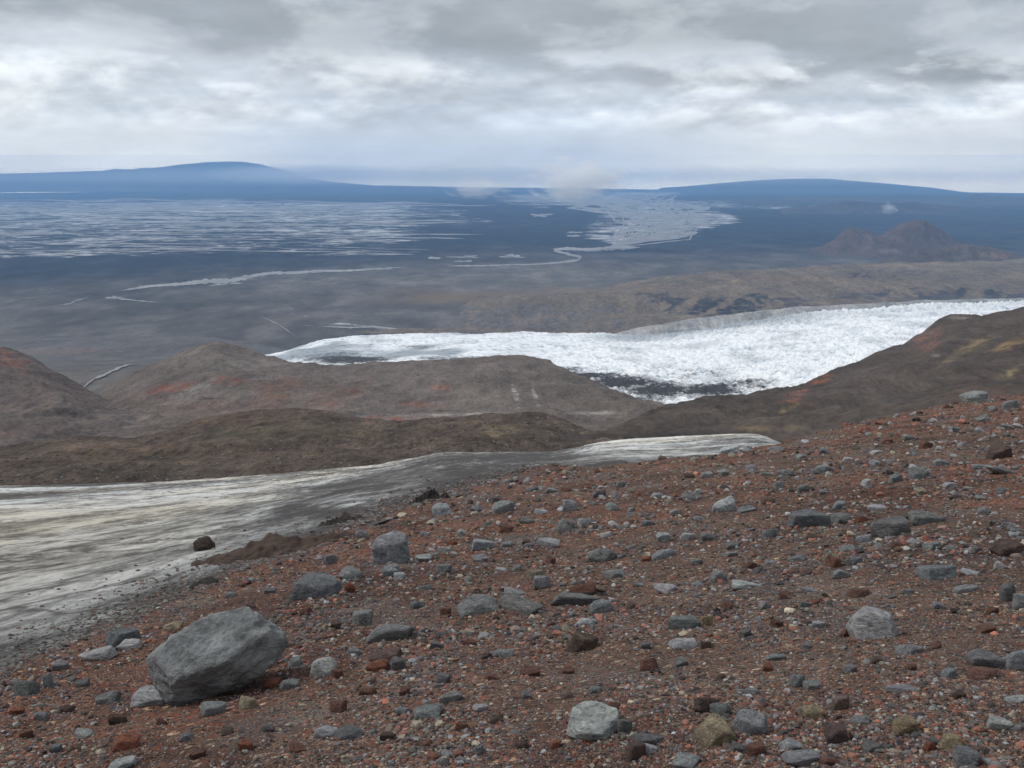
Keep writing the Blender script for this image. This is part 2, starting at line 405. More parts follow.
def surface(name, lines, nu, nt, mat, colour, patches=(), amp=8, wave=140, back=(200, -120), gully=0.5, seed=1, ns=80, u_pad=0, smooth=1.0):
    """lines: profile lines from the foot up to the crest, each [(u, v, distance), ...]; then it falls away behind"""
    nt = int(nt * .6)
    u0 = min(l[0][0] for l in lines); u1 = max(l[-1][0] for l in lines)
    U = np.linspace(u0, u1, nu)
    pts = []
    for l in lines:
        a = np.array(l, float)
        v = np.interp(U, a[:, 0], a[:, 1]); dd = np.interp(U, a[:, 0], a[:, 2])
        kz = max(3, int(nu * .012 * smooth)); ker = np.hanning(kz + 2)[1:-1]; ker /= ker.sum()
        def sm(q): return np.convolve(np.pad(q, kz, mode='edge'), ker, 'same')[kz:-kz]
        x, y, z = P(U, sm(v), sm(dd)); pts.append((x, y, z))
    x, y, z = pts[-1]
    top = len(pts) - 1
    for f in (.35, 1.0):
        pts.append((x * (y + back[0] * f) / y, y + back[0] * f, z + back[1] * f ** 1.5))
    pts = np.array(pts)                                     # (k, 3, nu)
    kn = len(pts)
    T = np.linspace(0, kn - 1, nt * (kn - 1) + 1)
    X = np.empty((len(T), nu)); Y = X.copy(); Z = X.copy()
    i = np.minimum(T.astype(int), kn - 2); f = T - i
    for A, q in ((X, 0), (Y, 1), (Z, 2)):
        p0 = pts[np.maximum(i - 1, 0), q]; p1 = pts[i, q]; p2 = pts[i + 1, q]; p3 = pts[np.minimum(i + 2, kn - 1), q]
        ff = f[:, None]
        m1 = (p2 - p0) * .5 * .45; m2 = (p3 - p1) * .5 * .45
        if q == 1: m1 = m2 = (p2 - p1)                      # keep distance in order
        A[:] = (2 * ff ** 3 - 3 * ff ** 2 + 1) * p1 + (ff ** 3 - 2 * ff ** 2 + ff) * m1 + (-2 * ff ** 3 + 3 * ff ** 2) * p2 + (ff ** 3 - ff ** 2) * m2
    g = ridged(X / wave + .3 * fbm(X / wave, Y / wave, 2, seed + 7), Y / (wave * 2.6), 4, seed)
    e = np.minimum(1, (T / max(.25, 1e-6)))[:, None]
    crest = 1 - .6 * np.exp(-((T - top) / .12) ** 2)[:, None]
    edge = np.clip(np.minimum(np.arange(nu), nu - 1 - np.arange(nu)) / (nu * .04), 0, 1)[None]
    Z += amp * e * crest * (gully * (g - .2) + (1 - gully) * fbm(X / wave, Y / wave, 5, seed + 3)) + amp * .22 * e * fbm(X / (wave * .16), Y / (wave * .16), 4, seed + 5)
    u, v = UV(X, Y, Z)
    C = np.empty(X.shape + (3,)); C[:] = colour
    big = fbm(X / (wave * 2.2), Y / (wave * 3), 4, seed + 31)
    C *= (1 + .28 * np.clip(big, -1, 1))[..., None]
    for k, p in enumerate(patches):
        pu, pv, ru, rv, c, st = p[:6]; rot = p[6] if len(p) > 6 else 0
        mk_ = patch_mask(u, v, X, Y, pu, pv, ru, rv, ns, seed + 50 + k, rot) * st
        if name == 'hill' and wave == 300 and max(c) < .09:          # gullied rock bands
            q_ = X * .6 - Y * .35
            mk_ = np.clip(mk_ * 2.0, 0, 1) * sstep(-.30, .0, noise2(q_ / 70, Y / 900, 77) + .5 * fbm(X / 60, Y / 120, 3, 78))
        mk_ = mk_[..., None]
        C = C * (1 - mk_) + np.array(c) * mk_
    return grid_mesh(name, X, Y, Z, mat, C), (X, Y, Z)

def hill(label, *a, cat='hill', name='hill', **k):
    me, g = surface(name, *a, **k)
    o = link(name, me); tag(o, label, cat, kind='structure'); return o, g

RED = (.165, .07, .05); RUST = (.14, .085, .062); OCH = (.20, .155, .085); DARK = (.042, .036, .034); GREYB = (.135, .12, .105); PALE = (.26, .245, .225); BROWN = (.105, .082, .066)

hill('low dark boulder strewn moraine hills beyond the dirty ice', [
    [(-500, 515, 150), (-200, 500, 168), (0, 492, 182), (150, 488, 192), (250, 482, 202), (380, 470, 222), (441, 457, 247), (552, 457, 265), (600, 443, 300), (640, 442, 320)],
    [(-500, 482, 270), (-200, 478, 280), (0, 470, 290), (140, 464, 300), (260, 452, 330), (380, 448, 340), (480, 440, 350), (560, 442, 345), (605, 441, 345), (640, 441, 345)],
    [(-500, 460, 440), (-200, 455, 430), (0, 451, 420), (66, 444, 430), (137, 444, 440), (170, 433, 490), (203, 421, 540), (250, 413, 590), (293, 409, 600), (320, 412, 590), (352, 419, 570), (400, 424, 560), (440, 419, 555), (482, 415, 560), (544, 417, 540), (577, 430, 480), (610, 439, 400), (640, 443, 365)]],
    900, 90, M_mor, (.068, .052, .041), [(150, 470, 150, 10, (.05, .042, .036), .6), (500, 430, 22, 9, (.15, .12, .075), .6), (300, 430, 120, 12, (.075, .062, .043), .7), (120, 447, 90, 5, (.15, .105, .08), .5), (460, 462, 60, 6, DARK, .6), (560, 437, 30, 8, DARK, .6), (230, 420, 70, 8, RUST, .4)],
    amp=4.5, wave=60, back=(200, -90), gully=.25, seed=2, ns=18, smooth=2)

mid_o, mid_g = hill('broad grey brown hill with rusty red streaks', [
    [(40, 462, 640), (60, 462, 640), (200, 446, 720), (300, 436, 740), (400, 440, 720), (520, 434, 700), (600, 440, 640), (680, 440, 560)],
    [(40, 428, 1000), (60, 425, 1020), (140, 405, 1080), (210, 392, 1150), (300, 398, 1120), (400, 395, 1150), (500, 388, 1150), (560, 396, 1100), (600, 406, 1000), (640, 416, 850), (680, 420, 780)],
    [(40, 420, 1250), (60, 409, 1280), (95, 397, 1350), (130, 375, 1480), (160, 363, 1530), (180, 354, 1560), (198, 346, 1590), (212, 343, 1600), (225, 344, 1600), (240, 349, 1600), (265, 358, 1590), (300, 364, 1590), (330, 367, 1600), (365, 365, 1600), (400, 363, 1600), (450, 361, 1600), (485, 358, 1600), (510, 357, 1600), (530, 358, 1580), (548, 362, 1550), (572, 374, 1450), (600, 386, 1300), (640, 403, 1060), (660, 410, 960), (680, 416, 900)]],
    800, 110, M_hill, (.121, .101, .089), [(170, 402, 40, 3.2, PALE, .45, -.5), (195, 392, 30, 3, PALE, .4, -.55), (140, 384, 30, 3.5, (.17, .15, .13), .5, -.45), (240, 400, 26, 2.5, (.17, .14, .12), .45, -.4), (278, 396, 26, 14, RUST, .7, -.5), (322, 402, 24, 12, RUST, .6, -.5), (150, 393, 34, 3, RED, .5, -.3), (360, 392, 60, 3, (.15, .13, .115), .5, .15), (470, 374, 70, 4, (.135, .12, .105), .5), (80, 420, 40, 3, RUST, .5), (120, 412, 110, 16, (.098, .074, .064), .8), (250, 405, 80, 14, (.115, .085, .073), .6), 
        (205, 360, 60, 12, (.15, .135, .115), .6), (170, 387, 34, 6, RED, .75, -.2), (232, 382, 24, 7, RED, .8, .1), (290, 384, 40, 7, RUST, .75), (340, 398, 38, 9, RUST, .75, -.5), (262, 392, 14, 16, RUST, .6),
        (383, 419, 22, 2.6, (.24, .05, .035), .9), (440, 387, 12, 3, (.23, .09, .05), .6), (420, 405, 26, 4, (.2, .09, .06), .5), (516, 397, 3, 14, PALE, 1, -.3), (535, 394, 2.4, 13, PALE, 1, -.3), (480, 415, 90, 1.6, PALE, .9), (590, 413, 30, 1.8, PALE, .9), (500, 403, 24, 14, GREYB, .4),
        (560, 378, 60, 10, (.09, .078, .064), .6), (610, 405, 40, 10, (.08, .068, .052), .7), (380, 380, 90, 10, (.09, .08, .07), .5), (210, 408, 60, 10, (.13, .09, .07), .5), (110, 402, 50, 9, (.10, .075, .062), .6), (180, 430, 60, 10, (.10, .08, .065), .6)],
    amp=13, wave=140, back=(500, -330), gully=.75, seed=5, ns=60)

hill('dark reddish knoll at the edge of the valley', [
    [(-450, 470, 520), (-150, 468, 560), (0, 464, 600), (100, 455, 680), (180, 446, 740), (240, 440, 760)],
    [(-450, 400, 900), (-150, 398, 900), (0, 402, 900), (50, 408, 900), (100, 420, 900), (180, 430, 880), (240, 434, 860)],
    [(-450, 330, 1500), (-150, 340, 1400), (-40, 346, 1320), (0, 350, 1300), (14, 352, 1300), (26, 357, 1280), (42, 366, 1260), (60, 375, 1230), (78, 386, 1200), (98, 397, 1170), (120, 407, 1120), (150, 416, 1090), (200, 427, 1000), (240, 432, 950)]],
    420, 100, M_hill, (.100, .082, .074), [(12, 362, 30, 12, (.16, .075, .055), .8, .5), (10, 345, 16, 5, DARK, .7, .3), (50, 376, 26, 5, DARK, .5, .5), (40, 410, 60, 14, (.12, .095, .08), .6), (30, 432, 60, 8, (.13, .09, .075), .5), (90, 412, 40, 5, DARK, .4), (60, 392, 40, 6, (.13, .09, .075), .5)],
    amp=13, wave=90, back=(400, -260), gully=.6, seed=8, ns=45)

hill('long dark hillside rising behind the gravel with ochre and rust patches', [
    [(560, 540, 140), (600, 540, 140), (760, 530, 140), (1024, 505, 125), (1400, 505, 125)],
    [(560, 452, 330), (600, 449, 335), (640, 449, 340), (700, 446, 350), (760, 442, 350), (850, 447, 300), (1024, 432, 240), (1200, 425, 240), (1400, 425, 240)],
    [(560, 440, 430), (600, 436, 440), (640, 432, 460), (700, 428, 500), (760, 420, 560), (850, 408, 600), (950, 390, 640), (1024, 375, 640), (1200, 360, 600), (1400, 350, 600)],
    [(560, 443, 470), (600, 436, 520), (625, 428, 580), (645, 418, 650), (665, 408, 720), (690, 402, 790), (720, 399, 850), (745, 396, 900), (780, 387, 980), (800, 384, 1010), (820, 376, 1050), (845, 366, 1090), (862, 360, 1110), (885, 350, 1140), (905, 342, 1165), (925, 330, 1190), (938, 320, 1200), (948, 316, 1205), (962, 316, 1200), (980, 317, 1190), (1000, 313, 1170), (1024, 308, 1140), (1100, 295, 1080), (1200, 285, 1000), (1400, 270, 950)]],
    800, 120, M_hill, (.068, .055, .047), [
        (822, 377, 16, 5, (.26, .085, .045), .9, -.3), (795, 395, 18, 6, (.19, .085, .06), .8, -.5), (930, 342, 18, 12, (.15, .075, .055), .7, -.6), (975, 345, 20, 5, OCH, .75, -.4), (950, 360, 14, 4, (.22, .17, .10), .7, -.4),
        (1010, 346, 22, 6, (.24, .16, .08), .75, -.4), (1012, 372, 18, 5, (.27, .21, .11), .8, -.5), (960, 318, 12, 2.5, PALE, .7), (788, 409, 14, 3, (.24, .18, .09), .8, -.4), (935, 355, 6, 4, PALE, .5), (700, 430, 70, 7, DARK, .75), (650, 437, 50, 5, DARK, .8), (760, 428, 40, 3, OCH, .4),
        (880, 400, 90, 10, (.06, .052, .046), .6), (700, 412, 50, 6, (.09, .075, .055), .6), (850, 385, 60, 8, (.066, .056, .048), .6), (860, 425, 40, 6, (.05, .04, .037), .5), (960, 335, 8, 16, DARK, .5, .2), (985, 395, 50, 6, (.13, .085, .06), .5)],
    amp=9, wave=85, back=(350, -230), gully=.65, seed=12, ns=45)

# base of the valley under the hills, down to the plain
HP, DMAX = 900.0, 70000.0
RC = DMAX * DMAX / (2 * HP)
def z_plain(x, y): return -HP - (x * x + y * y) / (2 * RC)
hill('grey valley floor falling away to the plain', [
    [(-700, 462, 900), (0, 460, 900), (250, 460, 900), (330, 465, 900), (1024, 470, 900), (1800, 470, 900)],
    [(-700, 408, 1900), (0, 404, 1900), (150, 402, 1900), (250, 412, 1850), (330, 440, 1800), (1024, 450, 1800), (1800, 450, 1800)],
    [(-700, 346, 4400), (0, 346, 4400), (200, 346, 4400), (300, 372, 4200), (1024, 372, 4200), (1800, 372, 4200)],
    [(-700, 328, 5900), (0, 328, 5900), (250, 328, 5900), (400, 328, 5900), (1024, 328, 5900), (1800, 328, 5900)]],
    700, 70, M_hill, (.105, .098, .09), [(60, 352, 60, 3, (.16, .10, .07), .5), (100, 380, 60, 10, (.11, .09, .078), .6), (20, 335, 40, 4, (.14, .09, .07), .5), (190, 338, 70, 4, (.13, .12, .11), .5)],
    amp=9, wave=200, back=(900, -160), gully=.6, seed=15, ns=120, name='valley', cat='valley')

# ------------------------------------------------------------------ glacier tongue
gl_lines = [
    [(255, 375, 2500), (300, 378, 2500), (420, 378, 2500), (520, 382, 2450), (600, 398, 2350), (640, 412, 2200), (690, 420, 2100), (760, 420, 2100), (1024, 420, 2050), (1300, 420, 2050)],
    [(255, 358, 3300), (300, 361, 3000), (340, 363, 2900), (420, 362, 2850), (520, 364, 2800), (600, 374, 2650), (690, 388, 2450), (760, 382, 2500), (1024, 350, 2800), (1300, 345, 2900)],
    [(255, 356.5, 3500), (300, 349, 3500), (340, 346, 3500), (420, 347, 3500), (520, 346, 3450), (600, 350, 3400), (690, 350, 3350), (760, 342, 3400), (860, 328, 3600), (1024, 316, 3800), (1300, 300, 4000)],
    [(255, 356, 3600), (275, 354, 3700), (300, 347, 3850), (325, 340, 3950), (360, 335, 4050), (400, 333, 4100), (440, 332.5, 4150), (480, 334, 4150), (520, 332, 4200), (570, 332, 4200), (600, 334, 4200), (640, 337, 4150), (670, 334, 4200), (700, 329, 4250), (740, 323, 4300), (800, 314, 4400), (860, 309, 4500), (930, 305, 4600), (1024, 302, 4700), (1300, 294, 5000)]]
def build_glacier():
    U = np.linspace(255, 1300, 950)
    L = []
    for l in gl_lines:
        a = np.array(l, float); ker = np.hanning(15)[1:-1]; ker /= ker.sum()
        sm = lambda q: np.convolve(np.pad(q, 13, mode='edge'), ker, 'same')[13:-13]
        L.append(np.array(P(U, sm(np.interp(U, a[:, 0], a[:, 1])), sm(np.interp(U, a[:, 0], a[:, 2])))))
    x, y, z = L[-1]
    L.append(np.array([x * (y + 260) / y, y + 260, z - 150]))
    L = np.array(L); kn = len(L); n = 70
    T = np.linspace(0, kn - 1, n * (kn - 1) + 1); i = np.minimum(T.astype(int), kn - 2); f = (T - i)[:, None]
    X, Y, Z = [L[i, q] * (1 - f) + L[i + 1, q] * f for q in range(3)]
    u, v = UV(X, Y, Z)
    crev = ridged((X + .4 * Y) / 20 + .5 * fbm(X / 120, Y / 120, 2, 91), (Y - .3 * X) / 60, 3, 90)
    rough = sstep(330, 640, u) * .75 + .25
    sera = sstep(560, 760, u) * sstep(2.3, 3.0, T)[:, None]
    edge = sstep(0, 40, u - 255)
    amp = (3.5 + 9 * rough * sstep(480, 640, u) + 14 * sera) * edge
    hgt = .6 * crev + .5 * fbm(X / 30, Y / 22, 4, 95) + .35 * ridged(X / 24, Y / 18, 3, 99)
    hgt = hgt - hgt.mean()
    Z = Z + amp * hgt * sstep(kn - 1, kn - 1.6, T)[:, None] + 10 * fbm(X / 320, Y / 260, 3, 97) * edge
    low = np.clip(.62 + 1.2 * hgt, 0, 1)  # surface height, drives the painted crevasse shading
    deb = np.zeros_like(u)
    for (pu, pv, ru, rv, st) in [(350, 359, 46, 6, 1), (322, 360, 30, 4, .6), (470, 361, 60, 4, .8), (592, 375, 36, 6, 1), (625, 382, 40, 8, 1), (660, 390, 46, 10, 1), (705, 391, 44, 9, .95), (740, 384, 44, 7, .68), (760, 389, 70, 5, .5), (560, 368, 40, 4, .6), (420, 347, 24, 2, .55), (690, 372, 60, 8, .35), (640, 402, 50, 6, .7)]:
        deb = np.maximum(deb, st * np.exp(-(((u - pu) / ru) ** 2 + ((v - pv) / rv) ** 2)))
    deb += .25 * sstep(3.0, 3.5, T)[:, None]
    line = np.interp(u, [600, 640, 700, 760, 800, 1024], [338, 338, 330, 321, 317, 303])
    grey = .95 * np.exp(-((v - line) / 5.5) ** 2) * sstep(560, 640, u) * (1 - .7 * sstep(760, 860, u))
    grey = np.maximum(grey, .95 * sstep(-.15, .4, fbm(X / 260, Y / 500, 3, 120)) * sstep(560, 440, u))
    grey = np.maximum(grey, .5 * sstep(-.1, .6, fbm(X / 160, Y / 300, 4, 121)))
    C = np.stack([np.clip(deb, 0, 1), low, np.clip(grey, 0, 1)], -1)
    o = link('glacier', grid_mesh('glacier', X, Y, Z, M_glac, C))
    tag(o, 'white crevassed glacier tongue with black debris along its lower edge', 'glacier', kind='structure')
build_glacier()

hill('smooth grey gravel strip between the glacier and the brown ridge', [
    [(585, 343, 4150), (640, 343, 4150), (700, 335, 4250), (760, 326, 4350), (800, 319, 4400), (860, 313, 4500), (1024, 306, 4700), (1300, 298, 5000)],
    [(585, 338, 4350), (610, 335, 4350), (640, 327.5, 4350), (670, 323, 4400), (700, 318, 4450), (740, 313.5, 4500), (800, 307, 4600), (860, 304, 4700), (930, 300.5, 4800), (1024, 298, 4900), (1300, 290, 5200)]],
    500, 40, M_ridge, (.27, .265, .25), [(650, 336, 30, 2, (.55, .56, .56), .6), (700, 328, 40, 2, (.42, .42, .41), .6), (900, 303, 80, 1.5, (.16, .15, .14), .5)], amp=10, wave=120, back=(200, -120), gully=.4, seed=19, ns=80, name='moraine', cat='moraine')

# ------------------------------------------------------------------ ridges beyond the glacier
hill('long brown ridge with gullied flank beyond the glacier', [
    [(360, 334, 5300), (480, 333, 5200), (560, 336, 5100), (640, 334, 5000), (700, 327, 5000), (800, 317, 5100), (900, 314, 5200), (1024, 310, 5200), (1300, 305, 5300)],
    [(360, 332, 5900), (480, 318, 5900), (560, 318, 5700), (640, 316, 5600), (700, 313, 5600), (800, 304, 5700), (900, 300, 5800), (1024, 296, 5900), (1300, 290, 6000)],
    [(360, 330, 6500), (480, 302, 6500), (560, 300, 6200), (640, 297, 6000), (700, 296, 6000), (760, 293, 6000), (800, 292, 6100), (900, 288, 6200), (1024, 282, 6300), (1300, 275, 6400)],
    [(360, 330, 7000), (420, 312, 7600), (480, 290, 7900), (560, 290, 7800), (610, 287, 7600), (640, 281, 7400), (680, 276, 7300), (720, 272, 7300), (760, 270, 7300), (800, 268, 7400), (840, 266, 7500), (880, 264, 7600), (920, 264, 7600), (960, 263, 7600), (1000, 262, 7600), (1024, 260, 7600), (1300, 255, 7800)]],
    1100, 110, M_ridge, (.138, .110, .078), [
        (730, 309, 80, 9, (.036, .035, .035), 1), (765, 300, 36, 5, (.04, .038, .037), 1), (690, 301, 34, 5, (.045, .042, .04), .9), (960, 294, 90, 6, (.045, .043, .042), 1), (655, 296, 20, 5, (.07, .062, .055), .6), (800, 303, 40, 6, (.06, .055, .052), .7), (900, 296, 90, 5, (.07, .065, .06), .7), (900, 272, 40, 4, (.08, .066, .055), .7), (860, 276, 14, 4, DARK, .6), (1000, 298, 60, 8, (.065, .06, .056), .8),
        (780, 280, 80, 6, (.175, .12, .078), .6), (640, 288, 60, 6, (.16, .115, .078), .6), (500, 312, 160, 9, (.10, .095, .088), .8), (420, 322, 120, 8, (.095, .092, .088), .9), (560, 325, 120, 7, (.09, .087, .083), .8), (430, 298, 60, 5, (.15, .115, .075), .5)],
    amp=24, wave=300, back=(900, -200), gully=.75, seed=21, ns=170)

hill('brown twin peaked hill standing on the plain', [
    [(770, 272, 9300), (820, 272, 9200), (900, 270, 9200), (960, 270, 9200), (1040, 272, 9200)],
    [(770, 262, 10200), (820, 257, 10300), (860, 254, 10300), (900, 250, 10300), (960, 254, 10200), (1040, 262, 10200)],
    [(770, 258, 10900), (800, 254, 11000), (820, 249, 11000), (835, 241, 11000), (843, 234, 11000), (850, 230, 11000), (858, 230, 11000), (866, 233, 11000), (878, 237, 11000), (886, 234, 11000), (895, 229, 11000), (905, 224, 11000), (915, 221, 11000), (923, 220, 11000), (928, 223, 11000), (938, 229, 11000), (948, 236, 11000), (962, 246, 11000), (990, 253, 11000), (1040, 258, 11000)]],
    300, 60, M_ridge, (.082, .058, .044), [(868, 245, 8, 10, (.16, .13, .11), .6), (890, 251, 16, 4, (.17, .13, .1), .5), (920, 240, 26, 12, (.10, .072, .056), .6)],
    amp=45, wave=330, back=(1500, -350), gully=.7, seed=25, ns=300)

hill('dark hump with a tan top right of the twin peaks', [
    [(880, 275, 8200), (1024, 275, 8200), (1200, 275, 8200)],
    [(880, 265, 8700), (930, 259, 8800), (1024, 262, 8800), (1200, 264, 8800)],
    [(880, 262, 9000), (905, 257, 9100), (925, 252, 9100), (945, 248, 9100), (965, 246, 9100), (985, 247, 9100), (1000, 251, 9100), (1015, 256, 9100), (1040, 258, 9100), (1200, 260, 9100)]],
    260, 50, M_ridge, (.075, .056, .042), [(998, 256, 16, 5, (.19, .125, .08), .7), (965, 258, 10, 4, (.15, .12, .1), .5), (940, 254, 24, 4, DARK, .5)],
    amp=35, wave=260, back=(1200, -250), gully=.6, seed=27, ns=240)

hill('dark blue hill cut by the right edge of the picture', [
    [(930, 262, 11500), (1024, 264, 11500), (1250, 264, 11500)],
    [(930, 256, 13000), (975, 250, 13200), (1024, 246, 13200), (1250, 245, 13200)],
    [(930, 253, 14000), (965, 248, 14000), (985, 245, 14000), (1000, 241, 14000), (1012, 235, 14000), (1024, 231, 14000), (1060, 222, 14000), (1120, 225, 14000), (1180, 235, 14000), (1250, 250, 14000)]],
    220, 50, M_far, (.06, .052, .047), [], amp=60, wave=500, back=(1500, -300), gully=.7, seed=29, ns=400)

hill('low dark range of hills below the right horizon', [
    [(700, 216, 20000), (800, 222, 18500), (900, 226, 17500), (1024, 226, 17500), (1250, 226, 17500)],
    [(700, 206, 25000), (780, 206, 25500), (860, 205, 26000), (950, 204, 26000), (1024, 205, 26000), (1250, 205, 26000)],
    [(700, 201, 30000), (740, 199, 30500), (790, 198.5, 31000), (830, 197.5, 31000), (870, 196, 31500), (900, 195.3, 32000), (925, 195, 32000), (940, 196, 32000), (960, 196, 32000), (978, 194.3, 32000), (990, 196, 32000), (1024, 197.5, 32000), (1100, 198, 32000), (1250, 199, 32000)]],
    420, 50, M_far, (.055, .05, .047), [(760, 215, 80, 4, (.04, .04, .042), .6)], amp=55, wave=1500, back=(5000, -250), gully=.6, seed=31, ns=1500)

hill('small dark cone hills on the lava beside the white wisp', [
    [(780, 216, 19500), (900, 218, 19500), (960, 218, 19500)],
    [(780, 211, 21000), (840, 205, 21200), (875, 206, 21200), (920, 206, 21200), (960, 211, 21200)],
    [(780, 209, 22000), (815, 206, 22000), (835, 203, 22000), (850, 201, 22000), (862, 203, 22000), (890, 204, 22000), (915, 203, 22000), (960, 208, 22000)]],
    160, 30, M_far, (.05, .045, .042), [], amp=50, wave=700, back=(2000, -150), gully=.6, seed=33, ns=600)

hill('broad shield mountain on the right horizon', [
    [(660, 196, 44000), (720, 196, 44000), (900, 199, 44000), (1040, 202, 44000), (1250, 202, 44000)],
    [(660, 190, 50000), (720, 184, 52000), (800, 180, 53000), (880, 184, 53000), (960, 193, 52000), (1040, 198, 50000), (1250, 200, 50000)],
    [(660, 188, 56000), (690, 186, 57000), (720, 183, 58000), (760, 180, 58000), (800, 178.5, 58000), (830, 179, 58000), (870, 182, 58000), (900, 185, 58000), (930, 187.5, 58000), (960, 192, 57000), (1000, 195, 56000), (1040, 197, 55000), (1250, 200, 54000)]],
    300, 30, M_far, (.05, .048, .046), [], amp=50, wave=4000, back=(9000, -900), gully=.4, seed=35, ns=3000)

hill('long dark mountain on the left horizon rising under the cloud', [
    [(-500, 194, 46000), (0, 192, 46000), (300, 192, 46000), (700, 192, 48000)],
    [(-500, 185, 52000), (0, 182, 52000), (200, 178, 52000), (300, 184, 53000), (500, 190, 54000), (700, 192, 55000)],
    [(-500, 180, 56000), (-200, 177, 57000), (-50, 174.5, 58000), (0, 174, 58000), (50, 172.5, 58000), (100, 171, 58000), (110, 170.5, 58000), (115, 167.8, 58000), (121, 170, 58000), (140, 169, 58000), (145, 167, 58000), (150, 168.6, 58500), (165, 166.6, 59000), (180, 164.6, 59000), (205, 162.4, 59000), (228, 161.6, 59000), (245, 162.2, 59000), (262, 165, 59500), (285, 171, 60000), (305, 177, 60000), (330, 182, 60000), (380, 186, 60000), (700, 190, 60000)]],
    420, 40, M_far, (.05, .048, .046), [], amp=70, wave=4500, back=(9000, -1300), gully=.5, seed=37, ns=3000)

# ------------------------------------------------------------------ the plain
def build_plain():
    S = np.linspace(-1.35, 1.35, 1000)
    Yp = np.concatenate([np.geomspace(4700, 72500, 760)])
    Y, S2 = np.meshgrid(Yp, S, indexing='ij'); X = Y * S2; Z = z_plain(X, Y) + 6 * fbm(X / 900, Y / 900, 3, 60)
    u, v = UV(X, Y, z_plain(X, Y))
    w = 14 * fbm(X / 2500, Y / 5000, 4, 61); wv = 5 * fbm(X / 2500, Y / 5000, 4, 62)
    uw, vw = u + w, v + wv
    def band(v0, v1, soft): return sstep(v0 - soft, v0 + soft, vw) * sstep(v1 + soft, v1 - soft, vw)
    sand = np.full(u.shape, -1.4)
    big = band(199, 260, 5) * sstep(520, 380, uw + (vw - 220) * 0.6)
    sand = np.maximum(sand, -1.4 + 2.0 * big - .40 * big * sstep(215, 262, vw))
    sand = np.maximum(sand, -1.4 + 1.45 * band(240, 264, 5) * sstep(330, 0, uw))
    def blob(pu, pv, ru, rv, val, rot=0.0):
        c, s_ = math.cos(rot), math.sin(rot)
        a = ((u - pu) * c + (v - pv) * s_) / ru; b = (-(u - pu) * s_ + (v - pv) * c) / rv
        m = sstep(1.3, .5, np.sqrt(a * a + b * b) + .35 * fbm(X / 1500, Y / 2500, 3, 63))
        return -1.4 + (val + 1.4) * m
    for b in [(660, 222, 74, 19, .72), (620, 238, 46, 11, .68), (706, 218, 40, 9, .65), (620, 205, 62, 14, .66, .3), (570, 199, 90, 8, .6), (690, 205, 60, 7, .5), (640, 214, 60, 14, .55), (640, 194, 60, 5, .6), (520, 203, 40, 4, .35, .15), (700, 204, 60, 6, .35), (760, 207, 60, 3, .35), (790, 208, 40, 1.8, .7), (820, 206, 16, 1.4, .7),
              (735, 200, 40, 2, .4), (470, 222, 30, 6, .2), (440, 215, 40, 8, .35), (575, 236, 12, 2.4, .3), (240, 281, 60, 4, .3, -.15), (150, 285, 50, 2.2, .3, -.15), (40, 290, 26, 4, -.1),
              (115, 297, 16, 3, .3), (75, 298, 26, 1.6, .35), (320, 300, 60, 2, -.2), (290, 322, 34, 1.6, .2, .2), (370, 327, 50, 2.2, .25, .1), (300, 313, 40, 2, -.1, .5), (605, 225, 30, 9, .3)]:
        sand = np.maximum(sand, blob(*b))
    for (v0, h, u0, u1, val) in [(183.7, .5, -80, 330, .75), (189.3, .5, 190, 470, .6), (187, .45, 560, 830, .7), (191.5, .6, 430, 720, .2), (196.2, .7, 700, 830, .4), (189.6, .4, 780, 900, .8)]:
        tilt = v0 + (u - 200) * -.003
        sand = np.maximum(sand, -1.4 + (val + 1.4) * np.exp(-((v - tilt) / h) ** 2) * sstep(u0 - 30, u0 + 30, u) * sstep(u1 + 30, u1 - 30, u))
    ochre = .9 * np.exp(-((u - 470) / 150) ** 2 - ((v - 297) / 14) ** 2) + .45 * np.exp(-((u - 250) / 120) ** 2 - ((v - 322) / 12) ** 2) + .5 * np.exp(-((u - 610) / 60) ** 2 - ((v - 290) / 9) ** 2) - .15
    lava = sstep(288, 256, v + 6 * fbm(X / 1800, Y / 3000, 4, 66) + 16 * sstep(260, 520, u) - 12 * sstep(300, 0, u))
    C = np.stack([np.clip((sand + 1.5) / 3, 0, 1), np.clip(ochre, 0, 1), lava], -1)
    o = link('plain', grid_mesh('plain', X, Y, Z, M_plain, C))
    tag(o, 'dark lava plain with pale braided outwash reaching the horizon', 'plain', kind='structure')
# the sand channel is stored as (value + 1.5) / 3 so it stays within 0..1
for n_ in M_plain.node_tree.nodes:
    pass
def patch_plain():
    nt = M_plain.node_tree
    sep = next(n for n in nt.nodes if n.type == 'SEPARATE_COLOR')
    links = [l for l in nt.links if l.from_socket == sep.outputs[0]]
    mm = nt.nodes.new('ShaderNodeMath'); mm.operation = 'MULTIPLY_ADD'; mm.inputs[1].default_value = 3.0; mm.inputs[2].default_value = -1.5
    for l in links:
        to = l.to_socket; nt.links.remove(l); nt.links.new(mm.outputs[0], to)
    nt.links.new(sep.outputs[0], mm.inputs[0])
patch_plain(); build_plain()

